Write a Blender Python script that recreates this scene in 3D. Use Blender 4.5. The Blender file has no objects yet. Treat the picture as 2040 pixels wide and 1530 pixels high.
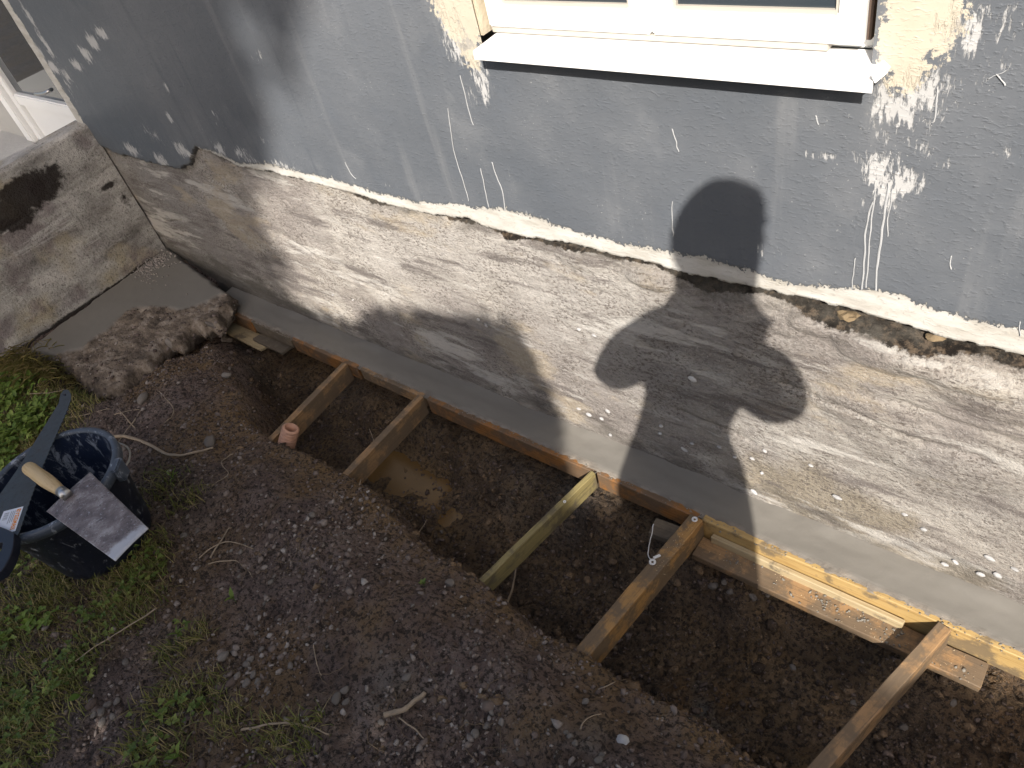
import bpy, bmesh, math, random
import numpy as np
from mathutils import Vector, Matrix, Euler
random.seed(7)
rng = np.random.default_rng(11)
scn = bpy.context.scene
COL = scn.collection
# ---------------------------------------------------------------- camera
CAM = np.array([0.0, -1.10, 1.53])
ROT = np.array([[0.77031704, 0.29893988, -0.56324649],     # columns: right, down, forward (world)
                [0.60068483, -0.63660457, 0.48364486],
                [-0.21398455, -0.7108935, -0.669956]])
FPX = 1545.0
cam_d = bpy.data.cameras.new('camera')
cam = bpy.data.objects.new('camera', cam_d)
COL.objects.link(cam)
m = Matrix.Identity(4)
for r in range(3):
    m[r][0], m[r][1], m[r][2], m[r][3] = ROT[r, 0], -ROT[r, 1], -ROT[r, 2], CAM[r]
cam.matrix_world = m
cam_d.sensor_fit = 'HORIZONTAL'; cam_d.sensor_width = 36.0
cam_d.lens = 36.0 * FPX / 2040.0
cam_d.clip_start = 0.02; cam_d.clip_end = 400.0
scn.camera = cam
# ---------------------------------------------------------------- light
SX, SZ = 0.605, 0.86                       # sun: per metre away from the wall, metres to the right and up
sun_dir = Vector((SX, -1.0, SZ)).normalized()
world = bpy.data.worlds.new('World'); scn.world = world; world.use_nodes = True
wt = world.node_tree; wt.nodes.clear()
wo = wt.nodes.new('ShaderNodeOutputWorld'); wb = wt.nodes.new('ShaderNodeBackground'); ws = wt.nodes.new('ShaderNodeTexSky')
ws.sky_type = 'NISHITA'; ws.sun_disc = False
ws.sun_elevation = math.asin(sun_dir.z)
ws.sun_rotation = math.atan2(sun_dir.x, sun_dir.y)
ws.altitude = 50; ws.air_density = 1.0; ws.dust_density = 3.0; ws.ozone_density = 0.6
wb.inputs['Strength'].default_value = 0.128
wt.links.new(ws.outputs[0], wb.inputs['Color']); wt.links.new(wb.outputs[0], wo.inputs['Surface'])
sun_d = bpy.data.lights.new('sun', 'SUN'); sun_d.energy = 5.0; sun_d.angle = math.radians(0.53); sun_d.color = (1.0, 0.965, 0.92)
sun = bpy.data.objects.new('sun', sun_d); COL.objects.link(sun)
sun.rotation_euler = sun_dir.to_track_quat('Z', 'Y').to_euler(); sun.location = (4, -8, 8)
vs = scn.view_settings
vs.view_transform = 'Standard'; vs.look = 'None'; vs.gamma = 1.0; vs.use_curve_mapping = False
vs.exposure = 0.70
vs.use_white_balance = True; vs.white_balance_temperature = 6800; vs.white_balance_tint = 10.0
# ---------------------------------------------------------------- measuring: a photo pixel (2040 x 1530) onto a known plane
def ray(px, py): return ROT @ np.array([px - 1020.0, py - 765.0, FPX])
def on_y(px, py, y=0.0):
    d = ray(px, py); return CAM + d * ((y - CAM[1]) / d[1])
def on_z(px, py, z=0.0):
    d = ray(px, py); return CAM + d * ((z - CAM[2]) / d[2])
def on_x(px, py, x):
    d = ray(px, py); return CAM + d * ((x - CAM[0]) / d[0])
# ---------------------------------------------------------------- numeric helpers
_P = np.random.default_rng(3).permutation(512)
_P = np.concatenate([_P, _P, _P])
_A = np.random.default_rng(4).uniform(0, 2 * np.pi, 512)
_GX, _GY = np.cos(_A), np.sin(_A)
def perlin(x, y, seed=0):
    x = np.asarray(x, float) + seed * 17.31; y = np.asarray(y, float) + seed * 9.73
    xi = np.floor(x).astype(int); yi = np.floor(y).astype(int)
    fx = x - xi; fy = y - yi
    u = fx * fx * fx * (fx * (fx * 6 - 15) + 10); v = fy * fy * fy * (fy * (fy * 6 - 15) + 10)
    def g(ix, iy, dx, dy):
        h = _P[(_P[ix & 511] + iy) & 511] & 511
        return _GX[h] * dx + _GY[h] * dy
    a = g(xi, yi, fx, fy); b = g(xi + 1, yi, fx - 1, fy)
    c = g(xi, yi + 1, fx, fy - 1); d = g(xi + 1, yi + 1, fx - 1, fy - 1)
    return (a + (b - a) * u) + ((c + (d - c) * u) - (a + (b - a) * u)) * v
def fbm(x, y, oct=4, seed=0, rough=0.5, ridged=False):
    s = 0; a = 1.0; f = 1.0; t = 0
    for o in range(oct):
        n = perlin(x * f, y * f, seed + o)
        if ridged: n = 0.5 - np.abs(n) * 1.6
        s = s + n * a; t += a; a *= rough; f *= 2.03
    return s / t * 1.6
def sstep(a, b, x):
    t = np.clip((x - a) / (b - a), 0, 1); return t * t * (3 - 2 * t)
def seg_dist(px, py, pts, closed=False):
    d = np.full(np.shape(px), 1e9)
    n = len(pts)
    for i in range(n if closed else n - 1):
        ax, ay = pts[i][0], pts[i][1]; bx, by = pts[(i + 1) % n][0], pts[(i + 1) % n][1]
        ex, ey = bx - ax, by - ay
        t = np.clip(((px - ax) * ex + (py - ay) * ey) / (ex * ex + ey * ey + 1e-12), 0, 1)
        d = np.minimum(d, np.hypot(px - ax - t * ex, py - ay - t * ey))
    return d
def poly_sdf(px, py, pts):
    """signed distance to a polygon, positive inside"""
    d = seg_dist(px, py, pts, True); ins = np.zeros(np.shape(px), bool); n = len(pts)
    for i in range(n):
        ax, ay = pts[i][0], pts[i][1]; bx, by = pts[(i + 1) % n][0], pts[(i + 1) % n][1]
        c = ((ay > py) != (by > py)) & (px < (bx - ax) * (py - ay) / (by - ay + 1e-15) + ax)
        ins ^= c
    return np.where(ins, d, -d)
# ---------------------------------------------------------------- object helpers
def link(o, parent=None):
    COL.objects.link(o)
    if parent is not None: o.parent = parent
    return o
def tag(o, label=None, cat=None, group=None, kind=None):
    if label: o['label'] = label
    if cat: o['category'] = cat
    if group: o['group'] = group
    if kind: o['kind'] = kind
    return o
def empty(name, loc=(0, 0, 0)):
    o = bpy.data.objects.new(name, None); o.location = loc; o.empty_display_size = 0.05
    return link(o)
def np_mesh(name, V, F, mat=None, smooth=True, attrs=None):
    """V (n,3), F (m,3|4) int or list of such arrays"""
    me = bpy.data.meshes.new(name)
    Fs = F if isinstance(F, list) else [F]
    Fs = [np.asarray(f) for f in Fs if len(f)]
    V = np.asarray(V, np.float32)
    me.vertices.add(len(V)); me.vertices.foreach_set('co', V.ravel())
    li = np.concatenate([f.ravel() for f in Fs]).astype(np.int32)
    tot = np.concatenate([np.full(len(f), f.shape[1], np.int32) for f in Fs])
    st = np.concatenate([[0], np.cumsum(tot)[:-1]]).astype(np.int32)
    me.loops.add(len(li)); me.loops.foreach_set('vertex_index', li)
    me.polygons.add(len(tot)); me.polygons.foreach_set('loop_start', st)
    try: me.polygons.foreach_set('loop_total', tot)
    except Exception: pass
    me.polygons.foreach_set('use_smooth', np.full(len(tot), smooth, bool))
    me.update(calc_edges=True)
    for k, a in (attrs or {}).items():
        at = me.attributes.new(k, 'FLOAT', 'POINT'); at.data.foreach_set('value', np.asarray(a, np.float32).ravel())
    if mat: me.materials.append(mat)
    return me
def obj(name, me, parent=None, loc=None):
    o = bpy.data.objects.new(name, me)
    if loc is not None: o.location = loc
    return link(o, parent)
def grid_faces(nx, ny):
    i = np.arange((nx - 1) * (ny - 1)); r = i // (nx - 1); c = i % (nx - 1)
    a = r * nx + c
    return np.stack([a, a + 1, a + nx + 1, a + nx], 1)
def compact(V, F, attrs):
    u, inv = np.unique(F, return_inverse=True)
    return V[u], inv.reshape(F.shape), {k: a[u] for k, a in attrs.items()}
def bm_mesh(name, bm, mat=None, smooth=False):
    me = bpy.data.meshes.new(name); bm.to_mesh(me); bm.free()
    if mat: me.materials.append(mat)
    if smooth: me.polygons.foreach_set('use_smooth', np.ones(len(me.polygons), bool))
    return me
def box_bm(bm, x0, x1, y0, y1, z0, z1):
    vs_ = [bm.verts.new((x, y, z)) for x in (x0, x1) for y in (y0, y1) for z in (z0, z1)]
    for f in ((0, 1, 3, 2), (4, 6, 7, 5), (0, 4, 5, 1), (2, 3, 7, 6), (0, 2, 6, 4), (1, 5, 7, 3)):
        bm.faces.new([vs_[i] for i in f])
def box(name, x0, x1, y0, y1, z0, z1, mat, parent=None, bev=0.002):
    bm = bmesh.new(); box_bm(bm, x0, x1, y0, y1, z0, z1)
    bmesh.ops.recalc_face_normals(bm, faces=bm.faces)
    if bev: bmesh.ops.bevel(bm, geom=bm.edges[:], offset=bev, segments=2, affect='EDGES', clamp_overlap=True)
    return obj(name, bm_mesh(name, bm, mat), parent)
def tube_arrays(pts, radii, sides=6, cap=True):
    P = np.asarray(pts, float); n = len(P)
    R = np.full(n, radii) if np.isscalar(radii) else np.asarray(radii, float)
    T = np.gradient(P, axis=0); T /= np.linalg.norm(T, axis=1)[:, None] + 1e-12
    up = np.array([0, 0, 1.0]) if abs(T[0][2]) < 0.9 else np.array([1.0, 0, 0])
    V = []
    a = np.linspace(0, 2 * np.pi, sides, endpoint=False)
    s = np.cross(T[0], up)
    for i in range(n):
        s = s - T[i] * (s @ T[i]); s /= np.linalg.norm(s) + 1e-12
        b = np.cross(T[i], s)
        V.append(P[i] + R[i] * (np.cos(a)[:, None] * s + np.sin(a)[:, None] * b))
    V = np.concatenate(V)
    F = []
    for i in range(n - 1):
        for k in range(sides):
            k2 = (k + 1) % sides
            F.append((i * sides + k, i * sides + k2, (i + 1) * sides + k2, (i + 1) * sides + k))
    F = [np.array(F)]
    if cap:
        F.append(np.array([list(range(sides))[::-1], [(n - 1) * sides + k for k in range(sides)]]))
    return V, F
def tube(name, pts, radii, mat, parent=None, sides=6):
    V, F = tube_arrays(pts, radii, sides)
    return obj(name, np_mesh(name, V, F, mat), parent)
def smooth_path(pts, n=24, wob=0.0, seed=0):
    P = np.asarray(pts, float); k = len(P)
    t = np.linspace(0, k - 1, n); out = np.zeros((n, 3))
    for j, tt in enumerate(t):
        i = min(int(tt), k - 2); u = tt - i
        p0, p1, p2, p3 = P[max(i - 1, 0)], P[i], P[i + 1], P[min(i + 2, k - 1)]
        out[j] = 0.5 * ((2 * p1) + (-p0 + p2) * u + (2 * p0 - 5 * p1 + 4 * p2 - p3) * u * u + (-p0 + 3 * p1 - 3 * p2 + p3) * u ** 3)
    if wob:
        for c in range(3): out[:, c] += wob * perlin(t * 1.7 + c * 7.7, t * 0 + seed * 3.3, seed)
    return out
def lathe(prof, n=40):
    """profile [(r,z)...] around z"""
    a = np.linspace(0, 2 * np.pi, n, endpoint=False); m_ = len(prof)
    V = np.array([[r * math.cos(t), r * math.sin(t), z] for (r, z) in prof for t in a])
    F = []
    for i in range(m_ - 1):
        for k in range(n):
            k2 = (k + 1) % n
            F.append((i * n + k, i * n + k2, (i + 1) * n + k2, (i + 1) * n + k))
    return V, np.array(F)
# ---------------------------------------------------------------- material helper
class NT:
    def __init__(s, name):
        s.mat = bpy.data.materials.new(name); s.mat.use_nodes = True
        s.t = s.mat.node_tree; s.t.nodes.clear()
        s.out = s.t.nodes.new('ShaderNodeOutputMaterial')
        s.bsdf = s.t.nodes.new('ShaderNodeBsdfPrincipled')
        s.t.links.new(s.bsdf.outputs[0], s.out.inputs['Surface'])
        tc = s.t.nodes.new('ShaderNodeTexCoord'); s.obj = tc.outputs['Object']; s.gen = tc.outputs['Generated']
    def set(s, sock, v):
        if isinstance(v, bpy.types.NodeSocket): s.t.links.new(v, sock)
        elif isinstance(v, (tuple, list)) and len(v) == 3 and sock.type == 'RGBA': sock.default_value = (*v, 1)
        else: sock.default_value = v
    def noise(s, scale=5, detail=5, rough=0.55, co=None, stretch=None, dist=0.0):
        co = co or s.obj
        if stretch:
            mp = s.t.nodes.new('ShaderNodeMapping'); mp.inputs['Scale'].default_value = stretch
            s.t.links.new(co, mp.inputs[0]); co = mp.outputs[0]
        n = s.t.nodes.new('ShaderNodeTexNoise'); n.inputs['Scale'].default_value = scale
        n.inputs['Detail'].default_value = detail; n.inputs['Roughness'].default_value = rough; n.inputs['Distortion'].default_value = dist
        s.t.links.new(co, n.inputs['Vector']); return n.outputs[0]
    def vor(s, scale=20, co=None, feature='F1', out=0, stretch=None):
        co = co or s.obj
        if stretch:
            mp = s.t.nodes.new('ShaderNodeMapping'); mp.inputs['Scale'].default_value = stretch
            s.t.links.new(co, mp.inputs[0]); co = mp.outputs[0]
        n = s.t.nodes.new('ShaderNodeTexVoronoi'); n.feature = feature; n.inputs['Scale'].default_value = scale
        s.t.links.new(co, n.inputs['Vector']); return n.outputs[out]
    def math(s, op, a, b=0.0, c=0.0, clamp=False):
        n = s.t.nodes.new('ShaderNodeMath'); n.operation = op; n.use_clamp = clamp
        s.set(n.inputs[0], a); s.set(n.inputs[1], b)
        if op in ('MULTIPLY_ADD',): s.set(n.inputs[2], c)
        return n.outputs[0]
    def ss(s, x, a, b, lo=0.0, hi=1.0):
        n = s.t.nodes.new('ShaderNodeMapRange'); n.interpolation_type = 'SMOOTHSTEP'
        s.set(n.inputs[0], x)
        n.inputs[1].default_value = a; n.inputs[2].default_value = b; n.inputs[3].default_value = lo; n.inputs[4].default_value = hi
        return n.outputs[0]
    def mix(s, f, a, b, mode='MIX'):
        n = s.t.nodes.new('ShaderNodeMix'); n.data_type = 'RGBA'; n.blend_type = mode
        s.set(n.inputs[0], f); s.set(n.inputs[6], a); s.set(n.inputs[7], b); return n.outputs[2]
    def ramp(s, f, stops):
        n = s.t.nodes.new('ShaderNodeValToRGB'); e = n.color_ramp.elements
        while len(e) < len(stops): e.new(0.5)
        for k, (p, c) in enumerate(stops):
            e[k].position = p; e[k].color = (*c, 1) if len(c) == 3 else c
        s.set(n.inputs[0], f); return n.outputs[0]
    def attr(s, name):
        n = s.t.nodes.new('ShaderNodeAttribute'); n.attribute_name = name; return n.outputs['Fac']
    def rand(s):
        return s.t.nodes.new('ShaderNodeObjectInfo').outputs['Random']
    def sep(s, v):
        n = s.t.nodes.new('ShaderNodeSeparateXYZ'); s.t.links.new(v, n.inputs[0]); return n.outputs
    def bump(s, h, dist=0.002, strength=1.0, prev=None):
        n = s.t.nodes.new('ShaderNodeBump'); n.inputs['Distance'].default_value = dist; n.inputs['Strength'].default_value = strength
        s.set(n.inputs['Height'], h)
        if prev: s.t.links.new(prev, n.inputs['Normal'])
        s.t.links.new(n.outputs[0], s.bsdf.inputs['Normal']); return n.outputs[0]
    def fin(s, color, rough=0.8, spec=0.3, metal=0.0):
        s.set(s.bsdf.inputs['Base Color'], color); s.set(s.bsdf.inputs['Roughness'], rough)
        s.bsdf.inputs['Specular IOR Level'].default_value = spec; s.set(s.bsdf.inputs['Metallic'], metal)
        return s.mat
def simple(name, color, rough=0.6, spec=0.4, metal=0.0, var=0.15, scale=12, bump=0.0):
    n = NT(name); f = n.noise(scale, 5)
    a = tuple(c * (1 - var) for c in color); b = tuple(min(1, c * (1 + var)) for c in color)
    c = n.mix(f, a, b)
    if bump: n.bump(n.noise(scale * 8, 4), bump)
    return n.fin(c, rough, spec, metal)
# ================================================================ MATERIALS
def mat_render():
    """painted render: grey paint, bare off-white band, beige patches, scraped streaks"""
    n = NT('grey_painted_render')
    edge = n.noise(110, 6, 0.7, stretch=(1, 1, 0.8)); edge2 = n.noise(20, 5, 0.65)
    e = n.math('ADD', n.math('MULTIPLY', n.math('SUBTRACT', edge, 0.5), 0.055), n.math('MULTIPLY', n.math('SUBTRACT', edge2, 0.5), 0.030))
    streak = n.noise(210, 5, 0.65, stretch=(1.0, 1.0, 0.25), dist=0.4); streak2 = n.noise(55, 5, 0.65, stretch=(1, 1, 0.4))
    big = n.noise(2.2, 6, 0.6); mid = n.noise(9, 7, 0.65); fine = n.noise(240, 4, 0.65); vert = n.noise(16, 5, 0.6, stretch=(1, 1, 0.07))
    paint = n.ramp(big, [(0.3, (0.094, 0.105, 0.120)), (0.55, (0.119, 0.129, 0.143)), (0.75, (0.146, 0.154, 0.166))])
    paint = n.mix(n.ss(mid, 0.5, 0.75, 0, 0.28), paint, (0.212, 0.218, 0.225))
    paint = n.mix(n.ss(mid, 0.47, 0.27, 0, 0.40), paint, (0.105, 0.119, 0.140))
    paint = n.mix(n.ss(vert, 0.55, 0.72, 0, 0.25), paint, (0.27, 0.27, 0.27))
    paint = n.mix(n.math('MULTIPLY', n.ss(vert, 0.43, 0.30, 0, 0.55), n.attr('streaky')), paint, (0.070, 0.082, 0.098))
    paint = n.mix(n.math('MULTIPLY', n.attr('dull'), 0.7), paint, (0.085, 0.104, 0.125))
    sp = n.ss(n.noise(260, 3, 0.5), 0.68, 0.73)
    paint = n.mix(n.math('MULTIPLY', sp, n.ss(n.noise(4.5, 4), 0.46, 0.62, 0, 0.8)), paint, (0.46, 0.45, 0.43))
    paint = n.mix(n.ss(n.noise(190, 3, 0.5), 0.34, 0.29, 0, 0.35), paint, (0.07, 0.075, 0.085))
    white = n.ramp(n.noise(30, 7, 0.65, stretch=(0.35, 1, 1.5)), [(0.32, (0.37, 0.345, 0.30)), (0.5, (0.47, 0.45, 0.41)), (0.68, (0.54, 0.525, 0.49))])
    white = n.mix(n.ss(n.noise(75, 6, 0.7), 0.57, 0.70, 0, 0.6), white, (0.31, 0.27, 0.22))
    beige = n.ramp(n.noise(7, 5), [(0.3, (0.46, 0.41, 0.325)), (0.7, (0.54, 0.49, 0.40))])
    beige = n.mix(n.ss(n.noise(14, 6, 0.7), 0.61, 0.66, 0, 0.6), beige, (0.25, 0.245, 0.24))
    sc = n.attr('scrape')
    thr = n.math('SUBTRACT', n.math('ADD', n.math('MULTIPLY', streak, 0.55), n.math('MULTIPLY', streak2, 0.45)), n.math('SUBTRACT', 0.70, n.math('MULTIPLY', sc, 0.27)))
    scm = n.math('MULTIPLY', n.ss(thr, -0.03, 0.06), n.ss(sc, 0.02, 0.2))
    col = n.mix(n.math('MULTIPLY', scm, 0.82), paint, (0.50, 0.495, 0.485))
    bm_ = n.ss(n.math('ADD', n.attr('beige'), n.math('MULTIPLY', e, 1.5)), -0.001, 0.003)
    col = n.mix(bm_, col, beige)
    wm = n.ss(n.math('ADD', n.attr('paint'), e), 0.0015, -0.0015)
    col = n.mix(wm, col, white)
    g = n.math('ADD', n.attr('lip'), n.math('MULTIPLY', n.math('SUBTRACT', edge, 0.5), 0.05))
    col = n.mix(n.ss(g, 0.008, -0.004, 0, 0.85), col, (0.05, 0.038, 0.028))
    dash = n.ss(n.noise(150, 3, 0.55, stretch=(0.6, 1, 1.4)), 0.50, 0.80)
    b1 = n.bump(n.math('ADD', n.math('ADD', dash, n.math('MULTIPLY', n.noise(42, 5, 0.6, stretch=(0.7, 1, 1.3)), 0.45)), n.math('MULTIPLY', fine, 0.30)), 0.0013, 0.55)
    n.bump(n.math('ADD', n.math('MULTIPLY', wm, -1.0), n.math('MULTIPLY', scm, -0.35)), 0.0022, 0.9, b1)
    return n.fin(col, n.mix(wm, (0.46,) * 3, (0.9,) * 3), 0.35)
def mat_plinth():
    n = NT('old_plinth_concrete')
    big = n.noise(2.6, 6, 0.6); mid = n.noise(12, 7, 0.7, stretch=(0.6, 1, 1.3)); fine = n.noise(130, 6, 0.72, stretch=(0.8, 1, 1.25)); tiny = n.noise(330, 3, 0.65)
    col = n.ramp(mid, [(0.32, (0.19, 0.168, 0.148)), (0.43, (0.335, 0.30, 0.265)), (0.54, (0.44, 0.402, 0.355)), (0.68, (0.55, 0.515, 0.465))])
    col = n.mix(n.ss(big, 0.42, 0.58, 0, 0.75), col, n.mix(mid, (0.19, 0.165, 0.155), (0.36, 0.322, 0.295)))
    col = n.mix(n.math('MULTIPLY', n.attr('pale'), 0.72), col, n.mix(mid, (0.44, 0.405, 0.365), (0.62, 0.585, 0.545)))
    col = n.mix(n.math('MULTIPLY', n.attr('greyed'), 0.75), col, n.mix(mid, (0.15, 0.147, 0.140), (0.34, 0.332, 0.32)))
    ol = n.ss(n.math('ADD', n.attr('olive'), n.math('MULTIPLY', n.math('SUBTRACT', n.noise(14, 6, 0.65), 0.5), 0.16)), -0.03, 0.04)
    col = n.mix(n.math('MULTIPLY', ol, 0.75), col, n.mix(fine, (0.20, 0.165, 0.115), (0.35, 0.30, 0.22)))
    clus = n.ss(n.noise(7, 6, 0.65), 0.36, 0.60, 0.15, 1.0)
    col = n.mix(n.math('MULTIPLY', n.ss(fine, 0.52, 0.40, 0, 0.85), clus), col, (0.120, 0.100, 0.086))
    col = n.mix(n.ss(n.noise(8, 6, 0.7, stretch=(0.30, 1, 2.2)), 0.52, 0.63, 0, 0.8), col, (0.150, 0.130, 0.120))
    col = n.mix(n.ss(n.noise(5, 6, 0.7, stretch=(0.35, 1, 2.2)), 0.54, 0.63, 0, 0.75), col, (0.60, 0.57, 0.525))
    col = n.mix(n.ss(n.noise(3.7, 5, 0.65, stretch=(0.6, 1, 1.3)), 0.55, 0.65, 0, 0.6), col, (0.44, 0.365, 0.265))
    col = n.mix(n.ss(tiny, 0.58, 0.68, 0, 0.55), col, (0.56, 0.54, 0.51))
    d = n.math('ADD', n.attr('dirt'), n.math('MULTIPLY', n.math('SUBTRACT', n.noise(70, 6, 0.7), 0.5), 1.1))
    col = n.mix(n.ss(d, 0.36, 0.60), col, n.mix(n.ss(n.noise(60, 5, 0.7), 0.45, 0.65), (0.014, 0.011, 0.009), (0.125, 0.092, 0.064)))
    d2 = n.math('ADD', n.attr('damp'), n.math('MULTIPLY', n.math('SUBTRACT', n.noise(16, 6, 0.7, stretch=(0.5, 1, 1.2)), 0.5), 1.6))
    col = n.mix(n.ss(d2, 0.35, 0.9, 0, 0.8), col, (0.11, 0.10, 0.085))
    n.bump(n.math('ADD', n.math('MULTIPLY', fine, 1.0), n.math('MULTIPLY', tiny, 0.4)), 0.010, 0.9)
    return n.fin(col, 0.92, 0.2)
def mat_landing():
    n = NT('stained_landing_concrete')
    mid = n.noise(7, 7, 0.68, stretch=(1, 0.6, 1.3)); fine = n.noise(110, 6, 0.7)
    col = n.ramp(mid, [(0.34, (0.17, 0.155, 0.142)), (0.48, (0.37, 0.35, 0.32)), (0.64, (0.60, 0.57, 0.53))])
    col = n.mix(n.ss(n.noise(3.1, 4), 0.5, 0.62, 0, 0.65), col, (0.40, 0.33, 0.20))
    col = n.mix(n.ss(n.noise(4.3, 5), 0.52, 0.62, 0, 0.75), col, (0.20, 0.165, 0.165))
    col = n.mix(n.ss(n.noise(6, 5, 0.65, stretch=(1, 0.25, 2.6)), 0.57, 0.64, 0, 0.6), col, (0.62, 0.60, 0.56))
    col = n.mix(n.ss(fine, 0.46, 0.36, 0, 0.7), col, (0.09, 0.08, 0.07))
    col = n.mix(n.ss(n.math('ADD', n.attr('stain'), n.math('MULTIPLY', n.math('SUBTRACT', n.noise(22, 6, 0.7), 0.5), 1.1)), 0.35, 0.6, 0, 0.93), col, (0.018, 0.013, 0.011))
    n.bump(n.math('ADD', fine, n.math('MULTIPLY', mid, 2)), 0.008, 0.7)
    return n.fin(col, 0.9, 0.2)
def mat_cement(name='wet_cement', dark=(0.148, 0.137, 0.119), light=(0.200, 0.187, 0.165)):
    n = NT(name)
    f = n.noise(5, 5, 0.6, stretch=(0.5, 1, 1)); f2 = n.noise(80, 4, 0.6)
    col = n.mix(f, dark, light)
    ru = n.attr('rough')
    col = n.mix(n.math('MULTIPLY', ru, 0.9), col, n.ramp(n.noise(18, 6, 0.65), [(0.36, (0.060, 0.043, 0.030)), (0.5, (0.155, 0.118, 0.086)), (0.64, (0.30, 0.25, 0.20))]))
    h = n.math('ADD', n.math('MULTIPLY', f2, n.math('ADD', n.math('MULTIPLY', ru, 2.2), 0.12)), n.math('MULTIPLY', n.noise(14, 3), 0.5))
    n.bump(h, 0.004, 0.6)
    return n.fin(col, n.mix(ru, (0.50,) * 3, (0.9,) * 3), 0.4)
def mat_soil():
    n = NT('soil')
    big = n.noise(2.3, 6, 0.6); mid = n.noise(11, 7, 0.7); fine = n.noise(85, 6, 0.72); vf = n.noise(260, 3, 0.65)
    col = n.ramp(mid, [(0.28, (0.085, 0.058, 0.050)), (0.48, (0.180, 0.128, 0.110)), (0.72, (0.33, 0.255, 0.22))])
    col = n.mix(n.ss(big, 0.45, 0.60, 0, 0.8), col, n.mix(mid, (0.14, 0.085, 0.042), (0.33, 0.215, 0.11)))
    tr = n.attr('trench')
    wet = n.ramp(n.noise(6.5, 7, 0.7), [(0.3, (0.028, 0.020, 0.013)), (0.46, (0.135, 0.092, 0.055)), (0.68, (0.31, 0.21, 0.115))])
    col = n.mix(n.math('MULTIPLY', tr, 0.85), col, wet)
    col = n.mix(n.math('MULTIPLY', n.attr('bank'), n.ss(n.noise(40, 6, 0.65, stretch=(1, 0.3, 0.3)), 0.35, 0.65, 0.2, 0.8)), col, (0.26, 0.165, 0.075))
    col = n.mix(n.math('MULTIPLY', n.attr('orange'), n.ss(mid, 0.35, 0.6, 0.2, 0.9)), col, (0.26, 0.135, 0.045))
    col = n.mix(n.math('MULTIPLY', n.attr('grey'), n.ss(mid, 0.3, 0.6, 0.2, 0.9)), col, (0.22, 0.215, 0.19))
    col = n.mix(n.math('MULTIPLY', n.attr('turf'), 0.6), col, (0.060, 0.050, 0.030))
    col = n.mix(n.ss(fine, 0.52, 0.42, 0, 0.85), col, (0.022, 0.017, 0.014))  # bump pits coloured dark, painting in their weak shading
    col = n.mix(n.math('MULTIPLY', n.ss(vf, 0.58, 0.68, 0, 0.85), n.ss(mid, 0.38, 0.6)), col, (0.25, 0.22, 0.195))
    n.bump(n.math('ADD', fine, n.math('MULTIPLY', vf, 0.5)), 0.018, 1.0)
    return n.fin(col, n.ss(n.math('MULTIPLY', tr, n.noise(9, 4)), 0.25, 0.6, 0.95, 0.30), 0.35)
def mat_wood(name, lo, hi, ring, mud=0.35, rough=0.55):
    n = NT(name)
    g = n.noise(6, 5, 0.6, stretch=(0.35, 9, 9), dist=0.6); g2 = n.noise(30, 4, 0.6, stretch=(0.25, 6, 6))
    col = n.mix(g, lo, hi)
    col = n.mix(n.ss(g2, 0.50, 0.66, 0, 0.6), col, ring)
    kn = n.vor(3.2, stretch=(1, 3.5, 3.5))
    col = n.mix(n.ss(kn, 0.16, 0.05, 0, 0.75), col, tuple(c * 0.45 for c in ring))
    md = n.noise(9, 7, 0.7)
    col = n.mix(n.ss(md, 0.62 - mud * 0.25, 0.70 - mud * 0.2, 0, 0.8), col, (0.105, 0.085, 0.062))
    col = n.mix(n.math('MULTIPLY', n.rand(), 0.18), col, tuple(c * 0.6 for c in lo))
    n.bump(n.math('ADD', g2, n.math('MULTIPLY', n.noise(110, 3), 0.4)), 0.0012, 0.7)
    return n.fin(col, n.ss(md, 0.4, 0.6, rough - 0.12, rough + 0.2), 0.4)
def mat_rock(name, lo, hi):
    n = NT(name); c = n.mix(n.noise(30, 6, 0.65), lo, hi)
    c = n.mix(n.math('MULTIPLY', n.rand(), 0.55), c, tuple(x * 0.5 for x in lo))
    c = n.mix(n.ss(n.noise(70, 5), 0.58, 0.7, 0, 0.6), c, (0.06, 0.05, 0.042))
    n.bump(n.noise(150, 4), 0.002, 0.6); return n.fin(c, 0.85, 0.25)
def mat_crumb(name='soil_crumb'):
    n = NT(name); r = n.attr('rnd')
    c = n.ramp(r, [(0.0, (0.070, 0.051, 0.042)), (0.45, (0.165, 0.124, 0.104)), (0.70, (0.25, 0.203, 0.176)), (0.88, (0.34, 0.30, 0.27)), (1.0, (0.50, 0.465, 0.43))])
    c = n.mix(n.noise(120, 4), c, n.mix(0.5, c, (0.03, 0.022, 0.018)))
    n.bump(n.noise(250, 3), 0.002, 0.6); return n.fin(c, 0.93, 0.2)
def mat_leaf(name, stops, trans=0.35):
    n = NT(name); c = n.ramp(n.attr('rnd'), stops)
    c = n.mix(n.ss(n.noise(40, 3), 0.4, 0.7, 0, 0.35), c, n.mix(0.5, c, (0.12, 0.11, 0.03)))
    n.fin(c, 0.5, 0.35)
    tl = n.t.nodes.new('ShaderNodeBsdfTranslucent'); n.set(tl.inputs[0], c)
    mx = n.t.nodes.new('ShaderNodeMixShader'); mx.inputs[0].default_value = trans
    n.t.links.new(n.bsdf.outputs[0], mx.inputs[1]); n.t.links.new(tl.outputs[0], mx.inputs[2]); n.t.links.new(mx.outputs[0], n.out.inputs['Surface'])
    return n.mat
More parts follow.
